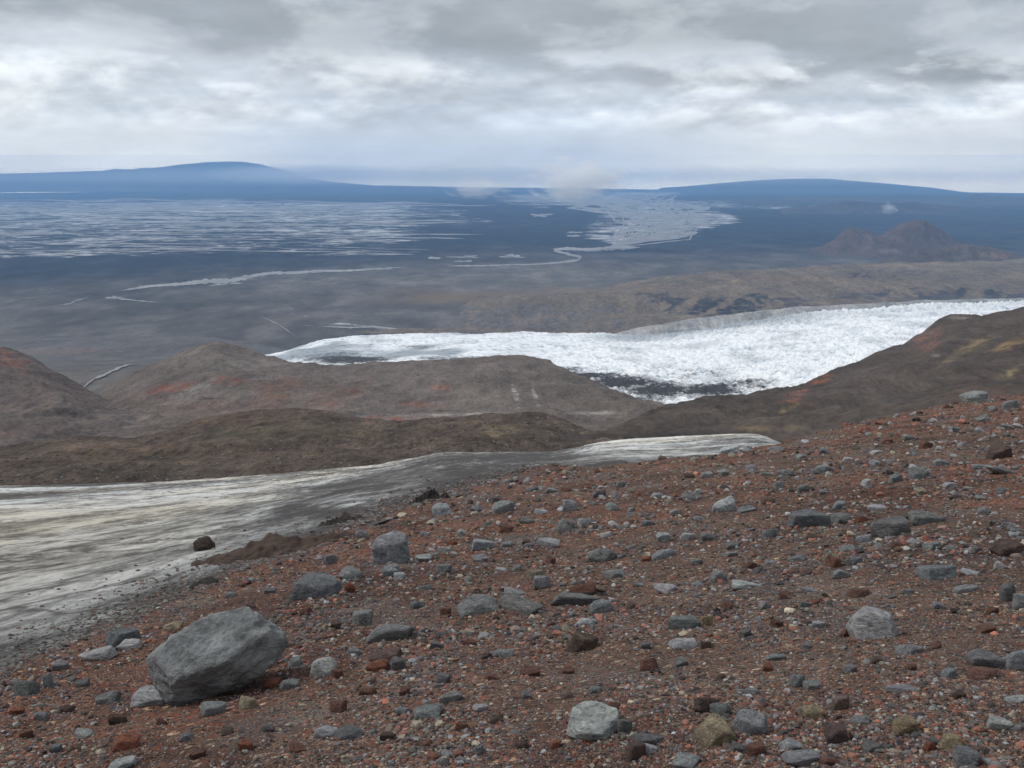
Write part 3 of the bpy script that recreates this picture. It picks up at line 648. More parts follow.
def ribbon(name, label, pts, zfun, mat, lift=3.0, cat='river', wob=.12, seed=0):
    """a river or snow strip lying on the ground; pts = (u, v, height in pixels)"""
    a = np.array(pts, float); n = 160
    q = np.concatenate([[0], np.cumsum(np.hypot(np.diff(a[:, 0]), np.diff(a[:, 1])))]); tt = np.linspace(0, q[-1], n)
    U, V, W = [np.interp(tt, q, a[:, k]) for k in range(3)]
    V = V + .35 * np.sin(tt / 9 + seed) * W * .4
    W = W * (1 + .7 * noise2(tt / 5, tt * 0 + seed, 80 + seed)) * np.clip(np.minimum(tt, tt[-1] - tt) / 14, .15, 1)
    rows = []
    for k in (-.5, -.17, .17, .5):
        rows.append(zfun(U, V + W * k))
    R = np.array(rows); X, Y, Z = R[:, 0], R[:, 1], R[:, 2] + lift
    o = link(name, grid_mesh(name, X, Y, Z, mat)); tag(o, label, cat, kind='structure'); return o

def on_plain(u, v):
    s, t = ray(u, v); y = -HP / t
    for _ in range(12): y = z_plain(s * y, y) / t
    return s * y, y, z_plain(s * y, y) + 6 * fbm(s * y / 900, y / 900, 3, 60)
def on_valley(u, v):
    r_ = []
    ob = bpy.data.objects['valley']
    for a, b in zip(*ray(u, v)):
        ok, loc, nor, k = ob.ray_cast(Vector((0, 0, 0)), Vector((a, 1, b)).normalized())
        r_.append(tuple(loc) if ok else tuple(float(q) for q in P(512 + 0, 400, 2500)))
    return tuple(np.array(r_).T)
ribbon('river', 'pale grey river crossing the plain left of the middle', [(118, 291, 1.5), (150, 287, 2.5), (190, 283, 4), (225, 281, 4.5), (250, 277, 3.5), (275, 273.5, 3), (310, 272.5, 2.5), (350, 270.5, 2.2), (385, 269, 2), (403, 267, 1.5)], on_plain, M_river, seed=1)
ribbon('river', 'pale looping river leaving the braided fan', [(640, 247, 5), (612, 249, 4.2), (590, 249.5, 3.2), (566, 249, 3), (553, 250.5, 2.4), (565, 253, 2), (582, 257, 2.6), (577, 260.5, 2.2), (560, 263, 1.8), (530, 264.5, 1.4), (500, 265.5, 1.2), (446, 266.5, 1.2)], on_plain, M_river, seed=2)
def on_ground(u, v):
    a = np.array(on_plain(u, v)); ob = bpy.data.objects['valley']
    for i, (p, q) in enumerate(zip(*ray(u, v))):
        ok, loc, nor, k = ob.ray_cast(Vector((0, 0, 0)), Vector((p, 1, q)).normalized())
        if ok and loc.y < a[1, i]: a[:, i] = loc
    return tuple(a)
def braids(label, strands, seed):
    """one braided river: many thin strands (control points in photograph positions) lying on the plain"""
    r = np.random.default_rng(seed); VV, FF = [], []; off = 0; n = 46
    for pts, w in strands:
        a = np.array(pts, float); k = np.linspace(0, len(a) - 1, n); i = np.minimum(k.astype(int), len(a) - 2); f = (k - i)[:, None]; f = f * f * (3 - 2 * f)
        q = a[i] * (1 - f) + a[i + 1] * f
        q[:, 0] += 7 * fbm(k * 1.3, k * 0 + r.uniform(0, 99), 3, seed); q[:, 1] += .9 * fbm(k * 1.6, k * 0 + r.uniform(0, 99), 3, seed + 1)
        ww = w * np.clip(1 + .9 * fbm(k * 2.2, k * 0 + r.uniform(0, 99), 3, seed + 2), .15, 2) * np.clip(np.minimum(k, len(a) - 1 - k) * 3, .05, 1)
        d = np.gradient(q, axis=0); L = np.maximum(np.hypot(d[:, 0], d[:, 1] * 3), 1e-3); nx_, ny_ = -d[:, 1] * 3 / L * 2.4, d[:, 0] / L
        A = on_plain(q[:, 0] + nx_ * ww / 2, q[:, 1] + ny_ * ww / 2); B = on_plain(q[:, 0] - nx_ * ww / 2, q[:, 1] - ny_ * ww / 2)
        v = np.concatenate([np.stack(A, 1), np.stack(B, 1)]); v[:, 2] += 2.0 + .25 * (len(VV) % 16)
        j = np.arange(n - 1); VV.append(v); FF.append(np.stack([j, j + 1, j + 1 + n, j + n], 1) + off); off += 2 * n
    o = link('river', mesh_from('river', np.concatenate(VV), np.concatenate(FF), M_river)); tag(o, label, 'river', kind='structure')
rb = np.random.default_rng(404)
fan = []
for k in range(34):
    a, b, c_, d_ = rb.random(4)
    fan.append(([(606 + 16 * a, 247.5 - a), (612 + 92 * b ** 1.2, 240 - 12 * rb.random()), (616 + 94 * c_, 226 - 10 * rb.random()), (560 + 150 * d_, 209 - 6 * rb.random()), (500 + 190 * rb.random(), 197 - 4 * rb.random())], rb.uniform(.45, 1.25)))
for k in range(9):
    v0 = rb.uniform(213, 224); fan.append(([(640 + 30 * rb.random(), v0 + 2), (690, v0 + rb.uniform(-1, 2)), (712 + 10 * rb.random(), v0 + rb.uniform(-1, 3))], rb.uniform(.8, 1.6)))
braids('pale braided river fan spreading right of the middle of the plain', fan, 3)
left = []
for k in range(64):
    v0 = 199 + 58 * rb.random() ** 1.25; u0 = rb.uniform(-60, 330); L_ = rb.uniform(60, 260); sl = rb.uniform(-.008, .02)
    u1 = min(u0 + L_, 505 - max(0, v0 - 226) * 2.2 - 40 * rb.random())
    if u1 - u0 < 30: continue
    left.append(([(u0 + (u1 - u0) * t_, v0 + sl * (u1 - u0) * t_ + rb.uniform(-1.2, 1.2)) for t_ in (0, .33, .66, 1)], rb.uniform(.35, 1.0)))
for (a_, b_, c_) in ((428, 442, 258), (446, 480, 257.4), (462, 476, 255.8), (498, 524, 257), (506, 520, 255.6), (528, 552, 214.5), (534, 546, 216), (566, 582, 233), (570, 580, 236), (452, 470, 262)):
    left.append(([(a_, c_), ((a_ + b_) / 2, c_ + rb.uniform(-.6, .6)), (b_, c_ + rb.uniform(-.5, .5))], rb.uniform(.9, 1.5)))
braids('pale braided channels of the wide outwash flats on the left', left, 5)
for lab_, pts_ in (('short pale winding stream at the left edge of the grey plain', [(58, 306, 1), (70, 304.5, 1.4), (76, 301, 1), (84, 299, 1.4), (90, 295, 1)]),
                   ('pale pool and braids just below the left river', [(106, 299, 1.2), (114, 296.5, 2.4), (120, 299, 1.6), (138, 301, .9), (160, 303, .9)]),
                   ('pale diagonal wash running down towards the glacier tip', [(258, 316, .9), (270, 321, 1.2), (280, 326, .8), (290, 333, 1), (298, 338, .8)]),
                   ('long tan wash line above the glacier tip', [(318, 327, .9), (350, 328.5, 1.3), (372, 327, 1.6), (410, 330.5, 1.2), (455, 331.5, .9)])):
    ribbon('river', lab_, pts_, on_plain if pts_[0][1] < 312 else on_ground, M_river, lift=2.5, seed=len(lab_), cat='stream')
ribbon('river', 'thin pale stream winding down the valley floor', [(134, 364.5, 2.2), (124, 367, 2.6), (112, 372, 1.8), (104, 376, 2.4), (95, 379, 1.4), (88, 384, 2), (84, 388, 1.2), (78, 391, 1.6), (66, 392.5, 1.2)], on_valley, M_river, lift=2.5, cat='stream', seed=3)

# ------------------------------------------------------------------ stones
def ico(sub):
    bm = bmesh.new(); bmesh.ops.create_icosphere(bm, subdivisions=sub, radius=1.0)
    bm.verts.ensure_lookup_table()
    v = np.array([x.co[:] for x in bm.verts]); f = np.array([[x.index for x in p.verts] for p in bm.faces]); bm.free(); return v, f
ICO = {k: ico(k) for k in (1, 2, 3, 4, 5, 6)}

def stone_shape(seed, sub=4, planes=13, soft=26.0, rough=.06, blocky=.5):
    r = np.random.default_rng(seed); v, f = ICO[sub]
    n = r.normal(size=(planes, 3)); n /= np.linalg.norm(n, axis=1)[:, None]
    ax = np.array([[1, 0, 0], [-1, 0, 0], [0, 1, 0], [0, -1, 0], [0, 0, 1], [0, 0, -1]], float) + r.normal(size=(6, 3)) * .22
    ax /= np.linalg.norm(ax, axis=1)[:, None]
    n = np.concatenate([n, ax]); d = np.concatenate([r.uniform(.78, 1.12, planes), r.uniform(.62, .82, 6) + (1 - blocky) * .15])
    c = v @ n.T
    inv = np.maximum(c, .02) / d                                      # 1 / radius to each plane
    rad = 1 / (np.sum(inv ** soft, axis=1) ** (1 / soft))
    p = v * rad[:, None]
    off = r.uniform(-50, 50, 3)
    q = p * 1.9 + off
    amp = rough * fbm3(q, 4 if sub > 3 else 3, seed) + rough * .45 * np.abs(fbm3(q * np.array([1, 1, 3.2]), 3, seed + 9))
    p = p * (1 + amp)[:, None]
    p /= np.abs(p).max(0)                                             # unit half-extents
    return p, f

GREY = (.23, .24, .243); LGREY = (.375, .38, .385); DGREY = (.172, .176, .178); SRED = (.165, .085, .068); SORANGE = (.25, .10, .06); SOCH = (.27, .22, .145)
SBROWN = (.11, .078, .066); STAN = (.33, .285, .21); SPINK = (.21, .16, .14)
CODE = {'g': (GREY, 'grey'), 'l': (LGREY, 'pale grey'), 'd': (DGREY, 'dark grey'), 'r': (SRED, 'dull red'), 'o': (SORANGE, 'orange red'), 'y': (SOCH, 'ochre'), 'b': (SBROWN, 'dark brown'), 't': (STAN, 'cream'), 'p': (SPINK, 'pinkish grey')}

# photograph box of each stone: u0, u1, v0, v1, colour
BOXES = """
82 118 642 663 l;104 140 624 650 d;120 146 645 657 l;41 57 669 690 g;16 38 678 698 d;96 120 690 705 g;161 181 617 628 t;75 90 678 688 d;54 69 661 673 g;33 49 709 721 g;74 96 728 739 l
113 138 734 752 o;109 136 758 770 l;108 129 711 725 b;201 227 699 717 g;237 258 696 711 t;264 281 677 689 o;292 342 565 600 d;339 364 564 581 g;350 374 608 628 g;309 337 654 679 l;285 306 654 669 g
367 391 657 673 o;391 406 656 672 d;328 348 697 714 r;312 338 724 739 l;337 364 725 741 d;414 442 702 721 g;439 462 690 704 g;473 489 702 713 l;360 376 684 696 r;494 514 647 658 g;484 500 672 681 r;521 541 665 677 r
458 500 592 615 d;503 528 586 599 g;496 541 597 617 d;345 355 582 594 o;382 400 565 577 g;394 406 571 580 l;435 452 563 577 g;366 416 620 643 d;367 402 648 662 b;348 362 646 657 g;280 299 678 690 g;435 450 671 685 d;399 413 686 696 r
617 634 718 736 d;692 721 694 714 b;710 733 700 718 d;732 768 707 738 g;780 802 738 752 l;781 825 749 768 g;654 682 579 594 l;668 699 612 632 d;700 714 614 627 y;668 697 637 650 l;673 688 656 668 g;638 658 656 673 r
586 615 597 615 g;576 595 615 628 l;566 596 631 654 b;549 600 588 607 d;566 598 574 591 r;527 544 567 581 t;531 554 574 590 g;559 577 665 675 r;602 624 569 579 g;710 726 569 584 g;729 759 578 590 l;758 770 599 610 l
632 666 734 748 d;643 659 744 755 l;626 645 742 762 b;671 699 754 771 g;745 768 741 759 r;730 744 741 755 d;603 622 701 713 r;761 774 660 674 o;762 792 650 662 g;790 804 674 689 g;549 562 739 750 o
893 922 642 657 g;960 978 567 576 l;832 849 568 580 g;847 869 586 599 r;951 982 583 594 g;999 1015 582 604 d;1011 1030 594 612 g;964 1005 648 670 d;1003 1032 645 672 g;967 997 665 681 r;971 1002 621 635 r
788 801 674 687 g;804 822 679 691 g;810 825 619 629 l;803 825 705 721 y;829 850 694 712 p;851 872 713 726 g;823 849 724 746 b;860 883 739 753 d;986 1013 716 732 l;953 978 747 770 d;924 936 741 753 o;820 838 755 767 r
886 913 682 694 g;940 957 666 679 g;1005 1028 694 704 l;940 962 733 752 y;415 431 551 562 l;438 452 546 555 l;381 401 564 578 g;393 408 571 581 l;471 495 536 552 l;429 454 502 518 g;470 483 501 511 g;489 517 498 514 g
356 370 528 541 g;457 467 528 537 l;447 457 538 546 o;473 488 553 563 g;323 337 552 566 g;561 578 497 513 l;557 576 515 530 g;577 591 517 527 l;537 560 535 548 l;584 617 547 566 g;656 672 530 543 l;651 673 546 560 g
604 627 567 580 g;678 702 485 498 d;711 738 493 513 l;735 757 504 513 g;963 988 388 404 g;1001 1018 399 411 d;767 785 443 453 g;813 832 462 474 g;777 793 465 475 g;932 947 457 467 g;832 846 498 511 g;867 886 502 511 l
860 872 477 487 l;838 856 542 553 g;831 849 569 580 g;826 856 509 527 d;871 915 513 540 d;907 947 507 526 d;921 941 540 552 g;890 902 540 549 r;855 867 513 523 o;826 843 554 570 r;984 1010 443 463 b;970 991 461 470 g;987 1018 464 476 g
914 928 486 497 t;907 931 466 482 g;990 1026 536 556 b;855 872 533 545 g;870 882 447 455 l;902 915 432 441 g;948 962 424 433 g;975 990 413 422 d;1000 1014 420 430 g;842 853 455 462 l;795 806 455 463 g;745 757 463 471 g
700 714 470 479 g;760 775 470 477 d;650 664 490 499 g;625 638 505 514 g;615 626 480 488 g;668 680 508 516 l;640 655 518 527 g;600 613 525 534 l;520 533 520 529 g;500 512 540 549 g;545 556 556 565 r;510 524 562 572 g
700 716 530 541 g;725 740 540 551 d;760 778 528 540 g;745 758 560 570 r;790 806 552 562 g;640 652 555 563 o;690 702 556 565 g;805 820 532 541 b;780 794 590 600 r;800 812 600 608 d;930 944 600 610 g;985 998 606 616 r
870 884 655 665 b;905 918 662 672 r;842 856 664 673 d;716 728 672 682 b;745 758 686 696 g;590 602 684 694 g;560 574 690 700 p;520 532 690 700 d;490 504 714 724 b;455 468 722 732 r;515 530 738 750 b;470 486 744 756 d
420 434 738 748 r;395 410 706 716 d;380 394 730 742 b;290 304 742 754 r;262 276 722 734 d;240 254 738 752 o;220 234 726 736 b;180 194 732 742 d;155 168 716 726 r;60 74 704 714 b;20 34 728 740 r;50 64 742 754 d
190 206 748 760 r;10 24 706 716 o;330 344 668 680 r;245 258 600 610 b;225 238 590 598 g;265 278 586 595 d;300 312 606 616 r;330 342 620 630 b;410 424 600 610 g;440 452 606 616 r;430 444 640 650 d;462 476 636 646 r
480 492 652 660 b;545 556 620 630 r;625 638 600 610 b;640 652 640 650 d;720 734 600 610 r;700 712 640 650 b;740 752 628 638 d;770 782 618 628 r;800 812 640 650 g;840 850 628 638 r;930 942 640 650 r;950 964 690 700 b
"""
HAND = []          # filled with dicts: landmarks first
LAND = [
    ((150, 282, 607, 708), 'g', 'big_boulder', 'boulder', 'largest grey boulder, tilted up to the right on the near gravel', 'big tilted grey boulder'),
    ((131, 181, 682, 708), 'l', 'rock', 'rock', 'pale wedge of rock broken at the left foot of the largest boulder', 'wedge at the boulder foot'),
    ((564, 618, 708, 744), 'l', 'stone', 'stone', 'rounded pale blue grey stone low in the middle, alone on dark gravel', 'rounded pale stone'),
    ((695, 737, 718, 751), 'y', 'stone', 'stone', 'yellow brown ochre stone, larger of the ochre ones, beside a blue grey stone', 'large ochre stone'),
    ((845, 900, 604, 644), 'l', 'rock', 'rock', 'pale grey tooth shaped rock standing upright on the right of the gravel', 'pale tooth shaped rock'),
    ((906, 961, 557, 582), 'd', 'rock', 'rock', 'dark grey flat topped rock up the slope behind the pale tooth shaped one', 'dark flat topped rock'),
    ((785, 828, 506, 530), 'd', 'rock', 'rock', 'dark hunched rock far up the gravel with smaller grey stones at its right', 'dark hunched rock'),
    ((374, 414, 527, 568), 'g', 'rock', 'rock', 'tall grey rock standing at the edge of the dirty ice', 'tall rock at the ice edge'),
    ((891, 917, 715, 738), 'y', 'stone', 'stone', 'rounded yellow ochre stone near the bottom right', 'rounded ochre stone'),
    ((718, 741, 444, 456), 'l', 'rock', 'rock', 'pale rock on the gravel crest in front of the white snow patch', 'pale rock by the snow patch'),
]
STONE_MESH = []
for k in range(44):
    p, f = stone_shape(100 + k, 4, planes=9 + k % 7, soft=26 + 5 * (k % 7), rough=.05 + .012 * (k % 5), blocky=(k % 3) * .5)
    STONE_MESH.append(mesh_from('stone', p, f, M_stone))

def add_stone(box, code, name, own=None, rng=random):
    u0, u1, v0, v1 = box
    uc = (u0 + u1) / 2; x, y = plane_hit(np.array([uc]), np.array([float(v1) - .12 * (v1 - v0)])); x, y = float(x[0]), float(y[0])
    mg = float(margin(np.array([x]), np.array([y]))[0])
    if y > mg * .99: x *= mg * .985 / y; y = mg * .985
    z0 = float(z_fg(np.array([x]), np.array([y]))[0])
    dep = y * CP - z0 * SP
    W = (u1 - u0) * dep / F; Hh = (v1 - v0) * dep / F
    D = W * rng.uniform(.6, .85)
    if Hh < .5 * W: D = min(D, Hh * 1.5)
    h = max((Hh - .36 * D) / .96, .36 * Hh, .16 * W)
    sink = .40
    h2 = h / (1 - sink)
    me = own or STONE_MESH[rng.randrange(len(STONE_MESH))]
    o = link(name, me)
    k = rng.choice([1, -1])
    o.scale = (W * .53, D * .5 * k, h2 * .5)
    yb = y + D * .36
    zb = float(z_fg(np.array([x * yb / y]), np.array([min(yb, mg * 1.0)]))[0])
    o.location = (x * yb / y, yb, (zb * .6 + z0 * .4) + h2 * (.5 - sink))
    o.rotation_euler = (rng.uniform(-.25, .15), rng.uniform(-.22, .22), rng.uniform(-.35, .35))
    c, word = CODE[code]
    f = rng.uniform(.85, 1.15)
    o.color = (c[0] * f * rng.uniform(.95, 1.05), c[1] * f, c[2] * f * rng.uniform(.95, 1.05), 1)
    return o, word, (u1 - u0), (v1 - v0)

# landmarks
rl = random.Random(5)
landpos = []
for (box, code, name, cat, label, short) in LAND:
    own = None
    if name == 'big_boulder':
        v6, f = ICO[6]
        prof = np.array([(.49, .13), (.35, .235), (.215, .335), (.09, .37), (-.07, .29), (-.235, .19), (-.40, .08), (-.495, -.01), (-.50, -.13), (-.40, -.28), (-.22, -.36), (-.10, -.37), (.06, -.27), (.20, -.17), (.36, -.05), (.45, .05)])
        th = np.arctan2(prof[:, 1], prof[:, 0]); rr_ = np.hypot(prof[:, 0], prof[:, 1]); o_ = np.argsort(th)
        ang = np.arctan2(v6[:, 2], v6[:, 0]); rp = np.interp(ang, np.r_[th[o_][-1] - 2 * np.pi, th[o_], th[o_][0] + 2 * np.pi], np.r_[rr_[o_][-1], rr_[o_], rr_[o_][0]])
        inv = [np.sqrt((v6[:, 0] ** 2 + v6[:, 2] ** 2) / rp ** 2 + (v6[:, 1] / .42) ** 2) * .93]
        for n_, d_ in (((-.30, -.50, .81), .235), ((.16, -.90, -.35), .27), ((.62, -.70, .2), .37), ((.1, -.35, .93), .30), ((-.75, -.60, -.1), .40), ((.25, -.55, -.80), .275), ((-.25, .6, .75), .31), ((.3, .9, .2), .33)):
            n_ = np.array(n_); n_ = n_ / np.linalg.norm(n_); inv.append(np.maximum(v6 @ n_, .01) / d_)
        inv = np.array(inv); rad = 1 / np.sum(inv ** 30, axis=0) ** (1 / 30)
        p = v6 * rad[:, None]
        q = p * 2.0; q = np.stack([q[:, 0] * .88 + q[:, 2] * .48, q[:, 1], -q[:, 0] * .48 + q[:, 2] * .88], 1)
        lay = fbm3(q * np.array([1.4, 1.4, 4.2]) + 3, 4, 33); pit = np.abs(fbm3(q * 3.6 + 8, 4, 44)); fine = fbm3(q * 11.0, 3, 46)
        p = p * (1 + .085 * lay - .10 * pit + .022 * fine)[:, None]
        own = mesh_from('boulder', p, f, M_stone); name = 'boulder'
    else:
        p, f = stone_shape(700 + int(box[0]), 5, planes=10, soft=24, rough=.07, blocky=.8)
        if 'tooth' in label:
            p[:, 0] *= 1 - .28 * sstep(-.6, 1, p[:, 2])
        own = mesh_from(name, p, f, M_stone)
    o, w, pw, ph = add_stone(box, code, name, own, rl)
    if name == 'boulder':
        bx_, by_ = plane_hit(np.array([216.0]), np.array([703.0])); dist = float(by_[0]) + .30
        o.location = [float(q) for q in P(217.0, 659.0, dist)]
        W = 132 * (dist * CP - o.location.z * SP) / F
        o.scale = (W * 1.03, W * .92, W * 1.05); o.rotation_euler = (.06, 0, 0); o.color = (.180, .188, .19, 1)
    else:
        o.rotation_euler = (rl.uniform(-.1, .1), rl.uniform(-.1, .1), rl.uniform(-.2, .2))
    tag(o, label, cat)
    landpos.append((short, (box[0] + box[1]) / 2, (box[2] + box[3]) / 2))

rows = []
rs = random.Random(23)
REX = random.Random(91)
for tok in BOXES.replace('\n', ';').split(';'):
    q = tok.split()
    if len(q) == 5: rows.append(((float(q[0]), float(q[1]), float(q[2]), float(q[3])), q[4]))
while len(rows) < 286:
    u = REX.uniform(420, 1015); v = REX.uniform(418, 600)
    if v < np.interp(u, [420, 560, 720, 870, 1024], [520, 480, 466, 432, 404]) + 6: continue
    if any(abs(u - (b[0] + b[1]) / 2) < (b[1] - b[0]) / 2 + 9 and abs(v - (b[2] + b[3]) / 2) < (b[3] - b[2]) / 2 + 7 for b in [q[0] for q in rows] + [q[0] for q in LAND]): continue
    pw = REX.uniform(9, 15); ph = pw * REX.uniform(.5, .8)
    rows.append(((u - pw / 2, u + pw / 2, v - ph / 2, v + ph / 2), REX.choice('gggllgdrb')))
entries = []
for box, code in rows:
    o, w, pw, ph = add_stone(box, code, 'stone', None, rs)
    u, v = (box[0] + box[1]) / 2, (box[2] + box[3]) / 2
    size = 'small' if pw < 17 else ('medium' if pw < 30 else 'large')
    shape = 'flat' if pw > 2.1 * ph else ''
    def rank(lp): return math.hypot((lp[1] - u), (lp[2] - v) * 1.3)
    lp = min(landpos, key=rank)
    du, dv = u - lp[1], (v - lp[2]) * 1.4
    if abs(du) > 2.2 * abs(dv): rel = 'right of' if du > 0 else 'left of'
    elif abs(dv) > 2.2 * abs(du): rel = 'below' if dv > 0 else 'above'
    else: rel = ('below and ' if dv > 0 else 'above and ') + ('right of' if du > 0 else 'left of')
    entries.append((o, (size, shape, w, rel, lp[0]), rank(lp)))
ORD = ['nearest', 'second closest', 'third closest', 'fourth closest', 'fifth closest', 'sixth closest', 'seventh closest', 'eighth closest', 'ninth closest', 'tenth closest', 'eleventh closest', 'twelfth closest']
byk = {}
for e in entries: byk.setdefault(e[1], []).append(e)
for key, es in byk.items():
    es.sort(key=lambda e: e[2])
    size, shape, w, rel, lm = key
    for i, e in enumerate(es):
        base_ = ' '.join(x for x in (size, shape, w, 'stone') if x)
        lab = f'{base_} {rel} the {lm}' if len(es) == 1 else f'{ORD[min(i, 11)]} {base_} {rel} the {lm}'
        lab = lab.replace('above and ', 'upper ').replace('below and ', 'lower ') if len(lab.split()) > 16 else lab
        tag(e[0], lab, 'stone', 'loose stones on the red gravel slope')
N_STONES = len(entries)

# ------------------------------------------------------------------ gravel: everything smaller
def gravel(n, lo, hi, power, sub, seed, umin=-130, umax=1154, vmax=860):
    r = np.random.default_rng(seed)
    u = r.uniform(umin, umax, n * 2); v = r.uniform(392, vmax, n * 2)
    x, y = plane_hit(u, v, 4); s, t = ray(u, v)
    den = -t + GA * s - GB
    ok = (den > .013) & (y < margin(x, y) * 1.03 + .05) & (y > 2.2)
    x, y = x[ok][:n], y[ok][:n]; n = len(x)
    z = z_fg(x, y); dep = y * CP - z * SP
    px = lo * (1 - r.random(n) * (1 - (lo / hi) ** power)) ** (-1 / power)
    cl = fbm(x / 1.1, y / 1.6, 3, 88); px = px * np.clip(1 + .9 * cl, .45, 1.7)
    R = px * dep / F * .5
    v0, f0 = ICO[sub]; nv = len(v0)
    shapes = []
    for k in range(40):
        p, _ = stone_shape(3000 + k + seed * 50, sub, planes=8, soft=34, rough=.05, blocky=.6); shapes.append(p)
    shapes = np.array(shapes)
    V = shapes[r.integers(0, 40, n)]                                    # (n, nv, 3)
    sc = np.stack([r.uniform(.8, 1.25, n), r.uniform(.7, 1.1, n), r.uniform(.5, .85, n)], 1) * R[:, None]
    V = V * sc[:, None, :]
    a = r.uniform(0, 2 * np.pi, n); b = r.normal(0, .35, n)
    ca, sa, cb, sb = np.cos(a), np.sin(a), np.cos(b), np.sin(b)
    X = V[..., 0] * cb[:, None] + V[..., 2] * sb[:, None]; Zr = -V[..., 0] * sb[:, None] + V[..., 2] * cb[:, None]; Yr = V[..., 1]
    X, Yr = X * ca[:, None] - Yr * sa[:, None], X * sa[:, None] + Yr * ca[:, None]
    V = np.stack([X + x[:, None], Yr + y[:, None], Zr + (z + sc[:, 2] * r.uniform(-.25, .35, n))[:, None]], -1)
    Fc = f0[None] + (np.arange(n) * nv)[:, None, None]
    pal = np.array([1.0, .99, .985]) * 1.3 * np.array([(.055, .050, .048), (.085, .062, .052), (.040, .036, .035), (.13, .062, .045), (.085, .083, .083), (.15, .155, .155), (.10, .078, .064), (.135, .085, .068), (.17, .15, .115), (.15, .068, .048), (.17, .172, .168), (.21, .185, .14), (.21, .085, .055), (.125, .06, .047)])
    wt = np.array([.16, .13, .08, .10, .16, .09, .12, .045, .05, .026, .024, .022, .012, .055]); wt /= wt.sum()
    far = np.clip((y - 10) / 40, 0, 1)
    idx = r.choice(len(pal), n, p=wt)
    if lo > 2: sw2 = r.random(n) < .22 * np.clip((y - 6) / 10, 0, 1); idx[sw2] = r.choice([4, 5, 5, 10], sw2.sum())
    swap = (r.random(n) < .16 * far) ; idx[swap] = 3
    c = pal[idx] * np.clip(r.normal(1, .3, n), .4, 1.7)[:, None]
    C = np.repeat(c[:, None], nv, 1)
    return V.reshape(-1, 3), Fc.reshape(-1, 3), C.reshape(-1, 3)
def margin_gravel(n, seed):
    """stones that have strayed from the slope on to the ice"""
    r = np.random.default_rng(seed)
    u = r.uniform(-60, 560, n); s, _ = ray(u, np.full(n, 580.0)); m = np.interp(s, MS, MY)
    y = m * (1 + .02 + np.abs(r.exponential(.11, n))); y = np.where(r.random(n) < .5, m * (1 + r.exponential(.04, n)), y); x = s * y
    z = np.maximum(z_ice(x, y), z_fg(x, y)); dep = y * CP - z * SP
    R_ = (1.6 + 1.6 * r.random(n) ** 3 * 2.2) * dep / F * .5
    v0, f0 = ICO[1]; nv = len(v0)
    sh = np.array([stone_shape(5000 + k, 1, planes=8, soft=34, rough=.05, blocky=.6)[0] for k in range(20)])
    V = sh[r.integers(0, 20, n)] * (R_[:, None] * np.stack([r.uniform(.8, 1.3, n), r.uniform(.7, 1.1, n), r.uniform(.5, .8, n)], 1))[:, None, :]
    V = V + np.stack([x, y, z + R_ * .15], 1)[:, None, :]
    c = np.array([(.07, .06, .052), (.10, .085, .075), (.05, .045, .042), (.13, .08, .062), (.15, .148, .142)])[r.integers(0, 5, n)] * r.uniform(.8, 1.3, n)[:, None]
    Fc = f0[None] + (np.arange(n) * nv)[:, None, None]
    return V.reshape(-1, 3), Fc.reshape(-1, 3), np.repeat(c[:, None], nv, 1).reshape(-1, 3)
parts = [margin_gravel(14000, 4), gravel(78000, 1.4, 4.5, 1.7, 1, 1), gravel(17000, 3.0, 9.0, 2.3, 2, 2)]
off = 0; VV, FF, CC = [], [], []
for a, b, c in parts:
    VV.append(a); FF.append(b + off); CC.append(c); off += len(a)
g = link('gravel', mesh_from('gravel', np.concatenate(VV), np.concatenate(FF), M_peb, np.concatenate(CC), smooth=False))
tag(g, 'loose red, brown and grey gravel covering the near slope', 'gravel', kind='stuff')

# rubble scattered over the dark moraine and along the ice edge
def rubble():
    r = np.random.default_rng(77); n = 1600
    u = r.uniform(-60, 620, n); v = np.interp(u, [-60, 0, 250, 441, 620], [494, 491, 481, 457, 444]) - np.abs(r.normal(0, 17, n))
    dg = bpy.context.evaluated_depsgraph_get()
    dirs = np.stack([*ray(u, v)], 1)
    V0, F0 = ICO[1]; VV, FF, CC = [], [], []; off = 0
    for k in range(n):
        d = Vector((dirs[k, 0], 1.0, dirs[k, 1]))
        hit, loc, nor, _, ob, _ = scene.ray_cast(dg, Vector((0, 0, 0)) + d * 60, d.normalized())
        if not hit or ob.name not in ('hill',): continue
        s = (1.0 + 2.6 * r.random() ** 4) * loc.y / F
        p = V0 * (1 + .25 * r.normal(size=(len(V0), 1)) * .5) * s * np.array([1.1, .9, .7]) * .6
        VV.append(p + np.array(loc)); FF.append(F0 + off); off += len(V0)
        CC.append(np.repeat([np.array([(.05, .045, .04), (.10, .09, .08), (.17, .16, .15), (.08, .055, .045)][r.integers(0, 4)])], len(V0), 0))
    o = link('rubble', mesh_from('rubble', np.concatenate(VV), np.concatenate(FF), M_peb, np.concatenate(CC)))
    tag(o, 'scattered boulders and rubble on the dark moraine hills', 'rubble', kind='stuff')
bpy.context.view_layer.update()
rubble()

